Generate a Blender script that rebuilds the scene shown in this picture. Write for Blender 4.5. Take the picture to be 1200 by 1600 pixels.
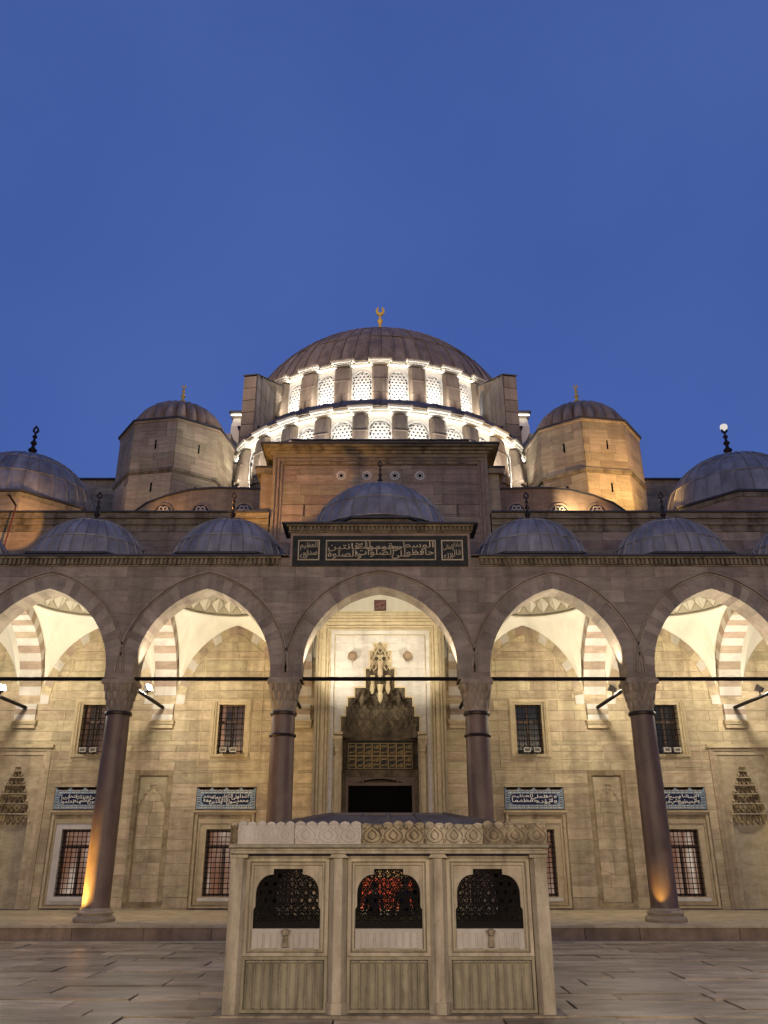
import bpy, math, random
from mathutils import Vector
random.seed(11)
R = math.radians
sc = bpy.context.scene
col = sc.collection
for o in list(bpy.data.objects):
    bpy.data.objects.remove(o)

# ------------------------------------------------------------------ camera, sky, exposure
cd = bpy.data.cameras.new('camera'); cam = bpy.data.objects.new('camera', cd); col.objects.link(cam)
cd.sensor_fit = 'VERTICAL'; cd.sensor_height = 24; cd.lens = 19.5; cd.shift_x = 0.00375
cd.clip_start = 0.1; cd.clip_end = 2000
cam.location = (0, 0, 2.4); cam.rotation_euler = (R(90 + 22.43), 0, 0)
sc.camera = cam
w = bpy.data.worlds.new('World'); sc.world = w; w.use_nodes = True
wt = w.node_tree; bg = wt.nodes['Background']
sk = wt.nodes.new('ShaderNodeTexSky'); sk.sky_type = 'NISHITA'; sk.sun_disc = False
sk.sun_elevation = R(-1.0); sk.sun_rotation = R(180); sk.ozone_density = 4.0
tc = wt.nodes.new('ShaderNodeTexCoord')
cn = wt.nodes.new('ShaderNodeTexNoise'); cn.inputs['Scale'].default_value = 2.2; cn.inputs['Detail'].default_value = 3
cr = wt.nodes.new('ShaderNodeValToRGB')
cr.color_ramp.elements[0].position = 0.3; cr.color_ramp.elements[0].color = (0.058, 0.112, 0.385, 1)
cr.color_ramp.elements[1].position = 0.7; cr.color_ramp.elements[1].color = (0.080, 0.143, 0.44, 1)
mx = wt.nodes.new('ShaderNodeMixRGB'); mx.inputs[0].default_value = 0.72
wt.links.new(tc.outputs['Generated'], cn.inputs['Vector']); wt.links.new(cn.outputs['Fac'], cr.inputs[0])
wt.links.new(sk.outputs[0], mx.inputs[1]); wt.links.new(cr.outputs[0], mx.inputs[2])
wt.links.new(mx.outputs[0], bg.inputs[0]); bg.inputs[1].default_value = 1.0
sc.view_settings.view_transform = 'Standard'; sc.view_settings.look = 'None'
sc.view_settings.exposure = 0.0; sc.view_settings.gamma = 1.0; sc.view_settings.use_curve_mapping = False
sc.render.engine = 'CYCLES'
cy = sc.cycles
cy.use_denoising = True; cy.max_bounces = 6; cy.diffuse_bounces = 3; cy.glossy_bounces = 2
cy.transmission_bounces = 2; cy.caustics_reflective = False; cy.caustics_refractive = False
cy.sample_clamp_indirect = 4.0; cy.use_light_tree = True

def light(kind, loc, target, watt, color, size=40, blend=0.6, radius=0.08, name='lamp_light', parent=None):
    l = bpy.data.lights.new(name, kind); l.energy = watt; l.color = color; l.shadow_soft_size = radius
    o = bpy.data.objects.new(name, l); col.objects.link(o); o.location = loc
    if kind == 'SPOT':
        l.spot_size = R(size); l.spot_blend = blend
    if target is not None:
        d = Vector(target) - Vector(loc); o.rotation_euler = d.to_track_quat('-Z', 'Y').to_euler()
    return o

WARM = (1.0, 0.80, 0.52); SODIUM = (1.0, 0.52, 0.14); WHITE = (1.0, 0.90, 0.725)
# assumed lamps, unseen behind the camera, added to warm the arcade and fountain
for x in (-15, -6, 6, 15):
    light('SPOT', (x, -10.0, 9.0), (x * 0.3, 24, 7.0), 6000, (1.0, 0.77, 0.45), 110, 0.9, 1.6, 'assumed_courtyard_lamp')
# assumed high lamps, out of view, added to light the great dome
light('SPOT', (-27, 37, 47), (-0.5, 58, 38.0), 21000, (1.0, 0.74, 0.50), 58, 0.5, 0.4, 'assumed_dome_lamp')
light('SPOT', (27, 37, 47), (0.5, 58, 38.0), 12000, (1.0, 0.74, 0.50), 58, 0.5, 0.4, 'assumed_dome_lamp')

# ------------------------------------------------------------------ helpers
ORG = {}
class MB:
    def __init__(s): s.v = []; s.f = []
    def add(s, vs, fs):
        n = len(s.v); s.v += [tuple(p) for p in vs]; s.f += [tuple(i + n for i in f) for f in fs]; return s
    def box(s, x0, x1, y0, y1, z0, z1):
        return s.add([(x0,y0,z0),(x1,y0,z0),(x1,y1,z0),(x0,y1,z0),(x0,y0,z1),(x1,y0,z1),(x1,y1,z1),(x0,y1,z1)],
                     [(0,3,2,1),(4,5,6,7),(0,1,5,4),(1,2,6,5),(2,3,7,6),(3,0,4,7)])
    def prism(s, poly, a, b, ax='y'):
        n = len(poly)
        m = {'y': lambda p, t: (p[0], t, p[1]), 'x': lambda p, t: (t, p[0], p[1]), 'z': lambda p, t: (p[0], p[1], t)}[ax]
        vs = [m(p, a) for p in poly] + [m(p, b) for p in poly]
        return s.add(vs, [tuple(range(n)), tuple(range(2*n-1, n-1, -1))] + [(i, i+n, (i+1) % n + n, (i+1) % n) for i in range(n)])
    def loft(s, rings, closed=True, cap0=False, cap1=False):
        n = len(rings[0]); vs = [p for r in rings for p in r]; fs = []
        for k in range(len(rings)-1):
            for i in range(n if closed else n-1):
                j = (i+1) % n
                fs.append((k*n+i, k*n+j, (k+1)*n+j, (k+1)*n+i))
        if cap0: fs.append(tuple(range(n-1, -1, -1)))
        if cap1: fs.append(tuple((len(rings)-1)*n + i for i in range(n)))
        return s.add(vs, fs)
    def lathe(s, prof, n=16, c=(0,0,0), a0=0.0, a1=None, cap=True):
        full = a1 is None
        m = n if full else n+1
        rings = []
        for r, z in prof:
            rings.append([(c[0]+r*math.cos(a0+(2*math.pi if full else a1-a0)*i/n), c[1]+r*math.sin(a0+(2*math.pi if full else a1-a0)*i/n), c[2]+z) for i in range(m)])
        return s.loft(rings, full, cap and full and prof[0][0] > 0.001, cap and full and prof[-1][0] > 0.001)
    def bar(s, p, q, r, n=6):
        p = Vector(p); q = Vector(q); d = (q-p).normalized()
        u = d.orthogonal().normalized(); v = d.cross(u)
        rg = lambda c: [tuple(c + r*(u*math.cos(2*math.pi*i/n) + v*math.sin(2*math.pi*i/n))) for i in range(n)]
        return s.loft([rg(p), rg(q)], True, True, True)
    def ring_rect(s, o, i, y0, y1):   # rectangular frame: outer (x0,x1,z0,z1), inner, front y0, back y1
        c = lambda r, y: [(r[0],y,r[2]),(r[1],y,r[2]),(r[1],y,r[3]),(r[0],y,r[3])]
        return s.add(c(o,y0)+c(i,y0)+c(o,y1)+c(i,y1),
            [(k,(k+1)%4,(k+1)%4+4,k+4) for k in range(4)] + [(k+8,k+12,(k+1)%4+12,(k+1)%4+8) for k in range(4)] +
            [(k,k+8,(k+1)%4+8,(k+1)%4) for k in range(4)] + [(k+4,(k+1)%4+4,(k+1)%4+12,k+12) for k in range(4)])
    def plate_hole(s, rect, hole, y0, y1, cen=None, back=True):   # plate with a star-shaped hole
        x0,x1,z0,z1 = rect; n = len(hole)
        cx, cz = cen or (sum(p[0] for p in hole)/n, sum(p[1] for p in hole)/n)
        ang = lambda p: math.atan2(p[1]-cz, p[0]-cx)
        hs = [(ang(p), p) for p in hole]
        for c in ((x0,z0),(x1,z0),(x1,z1),(x0,z1)):
            a = ang(c)
            best = None
            for k in range(n):
                p, q = hole[k], hole[(k+1) % n]
                dx, dz = math.cos(a), math.sin(a); ex, ez = q[0]-p[0], q[1]-p[1]
                den = dx*ez - dz*ex
                if abs(den) < 1e-9: continue
                t = ((p[0]-cx)*ez - (p[1]-cz)*ex)/den; u = ((p[0]-cx)*dz - (p[1]-cz)*dx)/den
                if t > 0 and -1e-6 <= u <= 1+1e-6: best = (cx+t*dx, cz+t*dz)
            if best: hs.append((a, best))
        hs.sort(key=lambda t: t[0])
        inn = [p for _, p in hs]; out = []
        for a, p in hs:
            dx, dz = math.cos(a), math.sin(a); ts = []
            if dx > 1e-9: ts.append((x1-cx)/dx)
            if dx < -1e-9: ts.append((x0-cx)/dx)
            if dz > 1e-9: ts.append((z1-cz)/dz)
            if dz < -1e-9: ts.append((z0-cz)/dz)
            t = min(ts); out.append((cx+t*dx, cz+t*dz))
        m = len(inn)
        vs = [(p[0],y0,p[1]) for p in out]+[(p[0],y0,p[1]) for p in inn]+[(p[0],y1,p[1]) for p in inn]+[(p[0],y1,p[1]) for p in out]
        fs = []
        for k in range(m):
            j = (k+1) % m
            fs += [(k,j,j+m,k+m),(k+m,j+m,j+2*m,k+2*m)]
            if back: fs += [(k+2*m,j+2*m,j+3*m,k+3*m),(k+3*m,j+3*m,j,k)]
        return s.add(vs, fs)

def mesh_of(mb, name, mat=None, smooth=False):
    me = bpy.data.meshes.new(name); me.from_pydata(mb.v, [], mb.f)
    if mat: me.materials.append(mat)
    if smooth:
        me.polygons.foreach_set('use_smooth', [True]*len(me.polygons))
        try: me.set_sharp_from_angle(angle=R(38))
        except Exception: pass
    me.update(); return me

def obj(name, mb, mat=None, parent=None, loc=(0,0,0), rot=0.0, smooth=False, local=False, kind=None, scale=None):
    me = mesh_of(mb, name, mat, smooth) if isinstance(mb, MB) else mb
    o = bpy.data.objects.new(name, me); col.objects.link(o)
    L = Vector(loc)
    if parent is not None:
        o.parent = parent
        if not local: L = L - ORG.get(parent.name, Vector((0,0,0)))
    o.location = L
    if rot: o.rotation_euler = (0, 0, rot)
    if scale: o.scale = scale
    ORG[o.name] = Vector(loc)
    if kind: o['kind'] = kind
    return o

def thing(name, label, cat, loc=(0,0,0), group=None, rot=0.0):
    o = bpy.data.objects.new(name, None); col.objects.link(o); o.location = loc; o.rotation_euler = (0,0,rot)
    o.empty_display_size = 0.3
    ORG[o.name] = Vector(loc); o['label'] = label; o['category'] = cat
    if group: o['group'] = group
    return o
def tag(o, label, cat, group=None):
    o['label'] = label; o['category'] = cat
    if group: o['group'] = group
    return o
def kids(o): return [c for c in bpy.data.objects if c.parent == o]
def dup(root, loc, label, rot=None, group=None):
    r = root.copy(); col.objects.link(r); r.location = loc; r['label'] = label; ORG[r.name] = Vector(loc)
    if rot is not None: r.rotation_euler = (0,0,rot)
    if group: r['group'] = group
    for c in list(root.children):
        d = c.copy(); col.objects.link(d); d.parent = r
        for g in list(c.children):
            e = g.copy(); col.objects.link(e); e.parent = d
    return r

# ------------------------------------------------------------------ materials
def base(name):
    m = bpy.data.materials.new(name); m.use_nodes = True; nt = m.node_tree
    return m, nt, nt.nodes['Principled BSDF']
def ND(nt, t, **k):
    n = nt.nodes.new('ShaderNode'+t)
    for a, b in k.items():
        if isinstance(b, dict):
            for i, v in b.items(): n.inputs[i].default_value = v
        else: setattr(n, a, b)
    return n
def stone(name, c1, c2, rough=0.85, sc_=(0.7,0.7,2.2), streak=0.35, var=0.28, bump=0.25, fine=9.0, hue=0.0, metal=0.0, streak_scale=(1.6,1.6,0.16), spots=0.0, bevel=0.0):
    m, nt, b = base(name); L = nt.links.new
    g = ND(nt, 'NewGeometry'); oi = ND(nt, 'ObjectInfo')
    mp = ND(nt, 'Mapping'); mp.inputs['Scale'].default_value = sc_
    L(g.outputs['Position'], mp.inputs[0])
    # every block gets its own patch of grain
    ad = ND(nt, 'Math', operation='ADD'); L(oi.outputs['Random'], ad.inputs[0]); L(g.outputs['Random Per Island'], ad.inputs[1])
    fr = ND(nt, 'Math', operation='FRACT'); L(ad.outputs[0], fr.inputs[0])
    off = ND(nt, 'VectorMath', operation='SCALE'); off.inputs[0].default_value = (31.0, 17.0, 23.0); L(fr.outputs[0], off.inputs['Scale'])
    va = ND(nt, 'VectorMath', operation='ADD'); L(mp.outputs[0], va.inputs[0]); L(off.outputs[0], va.inputs[1])
    n1 = ND(nt, 'TexNoise'); n1.inputs['Scale'].default_value = 1.3; n1.inputs['Detail'].default_value = 6; n1.inputs['Roughness'].default_value = 0.62; n1.inputs['Distortion'].default_value = 0.5
    L(va.outputs[0], n1.inputs['Vector'])
    mix = ND(nt, 'ValToRGB'); e = mix.color_ramp.elements
    e[0].position = 0.32; e[0].color = (*c1, 1); e[1].position = 0.68; e[1].color = (*c2, 1)
    L(n1.outputs['Fac'], mix.inputs[0])
    hv = ND(nt, 'HueSaturation')
    mr = ND(nt, 'MapRange'); mr.inputs[3].default_value = 1-var; mr.inputs[4].default_value = 1+var*0.75
    L(fr.outputs[0], mr.inputs[0]); L(mr.outputs[0], hv.inputs['Value']); L(mix.outputs[0], hv.inputs['Color'])
    f2 = ND(nt, 'Math', operation='MULTIPLY'); f2.inputs[1].default_value = 7.31; L(fr.outputs[0], f2.inputs[0])
    f3 = ND(nt, 'Math', operation='FRACT'); L(f2.outputs[0], f3.inputs[0])
    mh = ND(nt, 'MapRange'); mh.inputs[3].default_value = 0.5-hue; mh.inputs[4].default_value = 0.5+hue*0.4; L(f3.outputs[0], mh.inputs[0]); L(mh.outputs[0], hv.inputs['Hue'])
    # rain streaks and grime, in world space
    ms = ND(nt, 'Mapping'); ms.inputs['Scale'].default_value = streak_scale; L(g.outputs['Position'], ms.inputs[0])
    n2 = ND(nt, 'TexNoise'); n2.inputs['Scale'].default_value = 1.0; n2.inputs['Detail'].default_value = 5; n2.inputs['Roughness'].default_value = 0.6; L(ms.outputs[0], n2.inputs['Vector'])
    r2 = ND(nt, 'MapRange'); r2.inputs[1].default_value = 0.44; r2.inputs[2].default_value = 0.68; r2.inputs[3].default_value = 0; r2.inputs[4].default_value = streak
    L(n2.outputs['Fac'], r2.inputs[0])
    dk = ND(nt, 'MixRGB', blend_type='MULTIPLY'); dk.inputs[2].default_value = (0.25, 0.22, 0.2, 1)
    L(r2.outputs[0], dk.inputs[0]); L(hv.outputs[0], dk.inputs[1])
    n3 = ND(nt, 'TexNoise'); n3.inputs['Scale'].default_value = fine; n3.inputs['Detail'].default_value = 6; n3.inputs['Roughness'].default_value = 0.7; L(g.outputs['Position'], n3.inputs['Vector'])
    last = dk
    if spots:
        r3 = ND(nt, 'MapRange'); r3.inputs[1].default_value = 0.55; r3.inputs[2].default_value = 0.75; r3.inputs[3].default_value = 0; r3.inputs[4].default_value = spots
        L(n3.outputs['Fac'], r3.inputs[0])
        d2 = ND(nt, 'MixRGB', blend_type='MULTIPLY'); d2.inputs[2].default_value = (0.3,0.28,0.26,1); L(r3.outputs[0], d2.inputs[0]); L(dk.outputs[0], d2.inputs[1]); last = d2
    L(last.outputs[0], b.inputs['Base Color'])
    b.inputs['Roughness'].default_value = rough; b.inputs['Metallic'].default_value = metal
    bp = ND(nt, 'Bump'); bp.inputs['Strength'].default_value = bump; bp.inputs['Distance'].default_value = 0.02
    sm = ND(nt, 'Math', operation='ADD'); L(n3.outputs['Fac'], sm.inputs[0]); L(n1.outputs['Fac'], sm.inputs[1])
    if bevel:                                              # worn, rounded arrises
        bv = ND(nt, 'Bevel'); bv.samples = 4; bv.inputs['Radius'].default_value = bevel; L(bv.outputs[0], bp.inputs['Normal'])
    L(sm.outputs[0], bp.inputs['Height']); L(bp.outputs[0], b.inputs['Normal'])
    return m
def plain(name, c, rough=0.6, metal=0.0, bump=0.0, fine=20, var=0.12, spec=0.5):
    m = stone(name, tuple(x*(1-var) for x in c), tuple(min(1,x*(1+var)) for x in c), rough, (1,1,1), 0.15, var, bump, fine, 0, metal)
    m.node_tree.nodes['Principled BSDF'].inputs['Specular IOR Level'].default_value = spec
    return m
def emit(name, c, s):
    m, nt, b = base(name); nt.nodes.remove(b)
    e = ND(nt, 'Emission'); e.inputs[0].default_value = (*c, 1); e.inputs[1].default_value = s
    nt.links.new(e.outputs[0], nt.nodes['Material Output'].inputs[0]); return m

M = {}
M['facade'] = stone('facade_limestone', (0.37,0.295,0.175), (0.57,0.475,0.305), 0.85, (1.3,1.3,2.8), 0.45, 0.19, 0.4, 10, 0.014, spots=0.55)
M['trim'] = stone('trim_limestone', (0.42,0.335,0.195), (0.56,0.455,0.285), 0.8, (1.2,1.2,3.0), 0.35, 0.10, 0.2, 11, spots=0.35)
M['arcade'] = stone('arcade_stone', (0.245,0.192,0.138), (0.38,0.308,0.23), 0.85, (1.0,1.0,3.0), 0.45, 0.22, 0.35, 8, 0.015, spots=0.45)
M['arcvous'] = stone('pale_arcade_voussoir', (0.29,0.235,0.17), (0.39,0.32,0.24), 0.8, (1,1,2), 0.40, 0.24, 0.25, 9, spots=0.4)
M['upper'] = stone('upper_wall_stone', (0.235,0.182,0.128), (0.37,0.292,0.212), 0.88, (0.9,0.9,3.2), 0.42, 0.26, 0.35, 7, 0.03, spots=0.4)
M['tower'] = stone('tower_stone', (0.31,0.245,0.155), (0.46,0.375,0.255), 0.88, (0.7,0.7,4.5), 0.32, 0.26, 0.35, 7, 0.02, spots=0.35)
M['cornice'] = stone('weathered_cornice_stone', (0.18,0.14,0.095), (0.31,0.25,0.17), 0.9, (1,1,2), 0.9, 0.14, 0.3, 7, spots=0.55, streak_scale=(2.2,2.2,0.5))
M['vlight'] = stone('pale_voussoir_marble', (0.46,0.42,0.36), (0.60,0.55,0.48), 0.6, (1,1,2), 0.3, 0.08, 0.12, 8, spots=0.2)
M['vdark'] = stone('pink_voussoir_stone', (0.28,0.21,0.14), (0.41,0.32,0.225), 0.7, (1,1,3), 0.3, 0.15, 0.15, 8, 0.02, spots=0.25)
M['plaster'] = plain('white_plaster', (0.74,0.69,0.57), 0.9, 0, 0.05, 6, 0.02)
M['outline'] = plain('grey_painted_outline', (0.36,0.30,0.20), 0.9)
M['drumwall'] = plain('pale_drum_render', (0.66,0.62,0.53), 0.85, 0, 0.1, 6, 0.05)
M['granite'] = stone('dark_red_granite', (0.115,0.068,0.042), (0.20,0.128,0.085), 0.5, (1.2,1.2,0.7), 0.5, 0.06, 0.08, 26, spots=0.75)
M['crestnew'] = stone('new_cut_cresting_marble', (0.40,0.36,0.305), (0.52,0.475,0.415), 0.55, (1.5,1.5,1.5), 0.3, 0.05, 0.12, 14, spots=0.25, bevel=0.010)
M['colbase'] = stone('column_base_marble', (0.30,0.23,0.14), (0.44,0.355,0.235), 0.55, (1.5,1.5,2), 0.35, 0.06, 0.12, 14, spots=0.35)
M['marble'] = stone('grey_marble', (0.42,0.385,0.33), (0.56,0.52,0.46), 0.5, (1.2,1.2,2.5), 0.4, 0.08, 0.12, 9, spots=0.3)
M['capital'] = stone('weathered_capital_marble', (0.25,0.19,0.125), (0.40,0.32,0.225), 0.7, (2,2,2), 0.55, 0.14, 0.3, 9, spots=0.5)
M['fount'] = stone('yellowed_fountain_marble', (0.30,0.245,0.165), (0.49,0.425,0.31), 0.55, (2.2,2.2,1.2), 0.55, 0.08, 0.15, 16, spots=0.5, streak_scale=(5,5,0.6), bevel=0.014)
M['fountdk'] = stone('green_stained_marble', (0.19,0.165,0.105), (0.36,0.315,0.215), 0.6, (2,2,0.9), 0.45, 0.06, 0.2, 16, spots=0.5, streak_scale=(6,6,0.9), bevel=0.010)
M['fountnew'] = stone('fresh_white_marble', (0.52,0.48,0.42), (0.62,0.58,0.52), 0.5, (1.5,1.5,1.5), 0.12, 0.05, 0.1, 14)
M['fountold'] = stone('blackened_old_marble', (0.22,0.175,0.11), (0.44,0.36,0.24), 0.75, (2,2,2), 0.85, 0.12, 0.3, 12, spots=0.65, streak_scale=(4,4,2.2), bevel=0.012)
M['pave'] = stone('courtyard_marble_slab', (0.245,0.185,0.112), (0.57,0.465,0.315), 0.38, (1.0,2.4,1), 0.75, 0.42, 0.28, 6, 0.012, spots=0.6, streak_scale=(0.45,1.3,1))
M['mortar'] = plain('dark_joint', (0.10,0.085,0.07), 0.95)
M['joint'] = plain('pale_wall_joint', (0.24,0.19,0.12), 0.95)
M['kerb'] = stone('reddish_kerb_stone', (0.22,0.14,0.08), (0.35,0.245,0.15), 0.7, (1,1,2), 0.6, 0.24, 0.25, 8, spots=0.45)
M['lead'] = stone('grey_lead_sheet', (0.26,0.23,0.20), (0.42,0.38,0.335), 0.5, (1.1,1.1,0.7), 0.45, 0.20, 0.25, 6, 0, 0.25, spots=0.3)
M['leaddark'] = stone('dull_dark_lead', (0.085,0.066,0.05), (0.145,0.12,0.095), 0.7, (1.5,1.5,0.5), 0.35, 0.14, 0.12, 8, 0, 0.2)
M['leadbrown'] = stone('brown_lead_sheet', (0.185,0.135,0.092), (0.30,0.23,0.165), 0.55, (0.8,0.8,0.4), 0.5, 0.22, 0.25, 5, 0, 0.2, spots=0.35)
M['eave'] = plain('black_lead_edge', (0.045,0.042,0.045), 0.6)
M['bronze'] = plain('dark_bronze', (0.045,0.03,0.022), 0.45, 0.6)
M['iron'] = plain('black_iron', (0.010,0.008,0.007), 0.7, 0.0, spec=0.12)
M['gold'] = plain('gilded_copper', (1.0,0.60,0.10), 0.4, 0.1)
M['giltink'] = plain('gilded_lettering', (0.40,0.27,0.10), 0.5, 0.3)
M['verde'] = stone('dark_green_marble', (0.014,0.016,0.012), (0.042,0.042,0.032), 0.85, (3,3,3), 0.3, 0.1, 0.1, 9)
M['letter'] = plain('pale_carved_lettering', (0.50,0.40,0.245), 0.6)
M['cap'] = stone('tan_brown_lead_gore', (0.36,0.235,0.135), (0.54,0.375,0.235), 0.6, (1,1,0.5), 0.5, 0.16, 0.2, 6, spots=0.3)
M['wood'] = stone('dark_red_wood', (0.05,0.022,0.012), (0.10,0.045,0.025), 0.5, (1,1,9), 0.2, 0.1, 0.1, 20)
M['curtain'] = plain('black_leather_curtain', (0.004,0.0035,0.003), 0.8, spec=0.05)
M['nicheshade'] = stone('shade_toned_niche_stone', (0.05,0.037,0.022), (0.165,0.125,0.075), 0.9, (2,2,2), 0.7, 0.30, 0.3, 8, spots=0.5)  # stone darkened to paint the shade of the portal niche
M['tileblue'] = plain('navy_glazed_tile', (0.012,0.016,0.055), 0.6, spec=0.15)
M['tilelight'] = stone('pale_blue_glazed_tile', (0.12,0.20,0.27), (0.25,0.34,0.40), 0.6, (6,6,6), 0.1, 0.15, 0.05, 20)
M['trimdk'] = stone('brown_stained_trim', (0.20,0.145,0.075), (0.42,0.33,0.19), 0.85, (1.5,1.5,2.5), 0.7, 0.14, 0.25, 9, spots=0.5)
M['tilewhite'] = plain('white_glazed_script', (0.78,0.77,0.70), 0.4)
M['tilered'] = plain('dark_tile_crest', (0.11,0.045,0.03), 0.4)
M['signred'] = plain('dark_red_board', (0.09,0.02,0.014), 0.5)
M['signink'] = plain('faded_red_lettering', (0.34,0.16,0.12), 0.5)
M['black'] = plain('black_interior', (0.004,0.004,0.004), 0.9, spec=0.05)
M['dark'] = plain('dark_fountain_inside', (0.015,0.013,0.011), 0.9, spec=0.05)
M['lampgrey'] = plain('grey_lamp_housing', (0.16,0.15,0.14), 0.45, 0.3)
M['strip'] = emit('white_light_strip', (1.0,0.92,0.78), 12.0)
M['stripup'] = emit('white_uplight_strip', (1.0,0.92,0.80), 700.0)
M['cluster'] = emit('baked_glow_finial_cluster', (1.0,0.93,0.86), 0.75)  # glow put into the material for light the pale ornament catches
M['lampface'] = emit('lit_lamp_lens', (1.0,0.92,0.75), 40.0)
M['carpet'] = plain('red_carpet', (0.46,0.10,0.065), 0.9)
M['cloth1'] = plain('black_coat_cloth', (0.012,0.013,0.016), 0.9)
M['cloth2'] = plain('dark_trouser_cloth', (0.015,0.015,0.02), 0.9)
M['skin'] = plain('skin', (0.42,0.26,0.18), 0.6)
M['hair'] = plain('dark_hair', (0.012,0.009,0.007), 0.7)

def lit_pane(name, c_hi, c_lo, s, seed):
    m, nt, b = base(name); L = nt.links.new
    g = ND(nt, 'NewGeometry'); mp = ND(nt, 'Mapping'); mp.inputs['Scale'].default_value = (2.6,1,0.35); mp.inputs['Location'].default_value = (seed,0,seed*0.3)
    L(g.outputs['Position'], mp.inputs[0])
    n = ND(nt, 'TexNoise'); n.inputs['Scale'].default_value = 1.0; n.inputs['Detail'].default_value = 3; L(mp.outputs[0], n.inputs['Vector'])
    r = ND(nt, 'ValToRGB'); e = r.color_ramp.elements
    e[0].position = 0.40; e[0].color = (*c_lo,1); e[1].position = 0.70; e[1].color = (*c_hi,1)
    k = e.new(0.55); k.color = tuple(0.75*a+0.25*b_ for a, b_ in zip(c_lo, c_hi)) + (1,)
    L(n.outputs['Fac'], r.inputs[0])
    L(r.outputs[0], b.inputs['Emission Color']); b.inputs['Emission Strength'].default_value = s
    b.inputs['Base Color'].default_value = (0.02,0.02,0.02,1); b.inputs['Roughness'].default_value = 0.15
    return m
M['paneroom'] = lit_pane('lit_room_glass', (1.0,0.82,0.66), (0.30,0.13,0.07), 0.5, 3.1)
M['paneamber'] = lit_pane('amber_lit_glass', (0.50,0.24,0.13), (0.02,0.012,0.01), 0.7, 1.7)
M['panedark'] = lit_pane('dim_glass', (0.05,0.045,0.04), (0.006,0.006,0.006), 0.5, 5.2)
M['panelattice'] = plain('dark_window_glass', (0.03,0.032,0.036), 0.3)

# ------------------------------------------------------------------ arabic lettering
FORMS = {'ا':(0xFE8D,0xFE8E),'أ':(0xFE83,0xFE84),'ؤ':(0xFE85,0xFE86),'د':(0xFEA9,0xFEAA),'ذ':(0xFEAB,0xFEAC),'ر':(0xFEAD,0xFEAE),'ز':(0xFEAF,0xFEB0),
         'و':(0xFEED,0xFEEE),'ة':(0xFE93,0xFE94),'ى':(0xFEEF,0xFEF0),'ء':(0xFE80,0xFE80)}
for ch, b0 in zip('بتثجحخسشصضطظعغفقكلمنهي', (0xFE8F,0xFE95,0xFE99,0xFE9D,0xFEA1,0xFEA5,0xFEB1,0xFEB5,0xFEB9,0xFEBD,0xFEC1,0xFEC5,0xFEC9,0xFECD,0xFED1,0xFED5,0xFED9,0xFEDD,0xFEE1,0xFEE5,0xFEE9,0xFEF1)):
    FORMS[ch] = (b0, b0+1, b0+2, b0+3)
def shape(word):
    word = word.replace('لا', '\u0001'); out = []; F = dict(FORMS); F['\u0001'] = (0xFEFB, 0xFEFC)
    for i, ch in enumerate(word):
        f = F[ch]
        prev = i > 0 and len(F[word[i-1]]) == 4
        nxt = i < len(word)-1 and len(f) == 4 and word[i+1] != 'ء'
        out.append(chr(f[3] if prev and nxt else f[1] if prev else f[2] if nxt else f[0]))
    return ''.join(reversed(out))
_tc = {}
def word_mesh(word):
    if word not in _tc:
        c = bpy.data.curves.new('t', 'FONT'); c.body = shape(word); c.resolution_u = 2; c.extrude = 0.02; c.offset = 0.006
        o = bpy.data.objects.new('t', c); col.objects.link(o)
        dg = bpy.context.evaluated_depsgraph_get(); me = o.evaluated_get(dg).to_mesh()
        _tc[word] = ([tuple(v.co) for v in me.vertices], [tuple(p.vertices) for p in me.polygons])
        bpy.data.objects.remove(o); bpy.data.curves.remove(c)
    return _tc[word]
def stacked(text, x0, x1, z0, z1, y, depth):
    ws = text.split(); n = (len(ws)+1)//2; h = z1-z0
    a = script(' '.join(ws[:n]), x0, x1, z0, z0+h*0.60, y, depth, 0.86, 0.12)
    b = script(' '.join(ws[n:]), x0, x1, z0+h*0.44, z1, y, depth, 0.86, 0.12)
    return a.add(b.v, b.f)
def script(text, x0, x1, z0, z1, y, depth=0.03, overlap=0.78, zig=0.28):
    """Calligraphic line filling a box on a wall facing -Y: words run right to left, staggered high and low."""
    mb = MB(); pen = 0.0; items = []
    for k, wd in enumerate(text.split()):
        vs, fs = word_mesh(wd)
        a = min(v[0] for v in vs); b = max(v[0] for v in vs)
        items.append((pen-(b-a), a, vs, fs, zig if k % 2 == 0 else -zig)); pen -= (b-a)*overlap
    allp = []
    for px, a, vs, fs, dz in items:
        P = [(px+v[0]-a, v[1]*1.25+dz, v[2]) for v in vs]; allp.append((P, fs))
    xs = [p[0] for P, _ in allp for p in P]; zs = [p[1] for P, _ in allp for p in P]
    sx = (x1-x0)/(max(xs)-min(xs)); sz = (z1-z0)/(max(zs)-min(zs))
    for P, fs in allp:
        mb.add([(x0+(p[0]-min(xs))*sx, y-(p[2]+0.02)*depth/0.04, z0+(p[1]-min(zs))*sz) for p in P], fs)
    return mb

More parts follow.
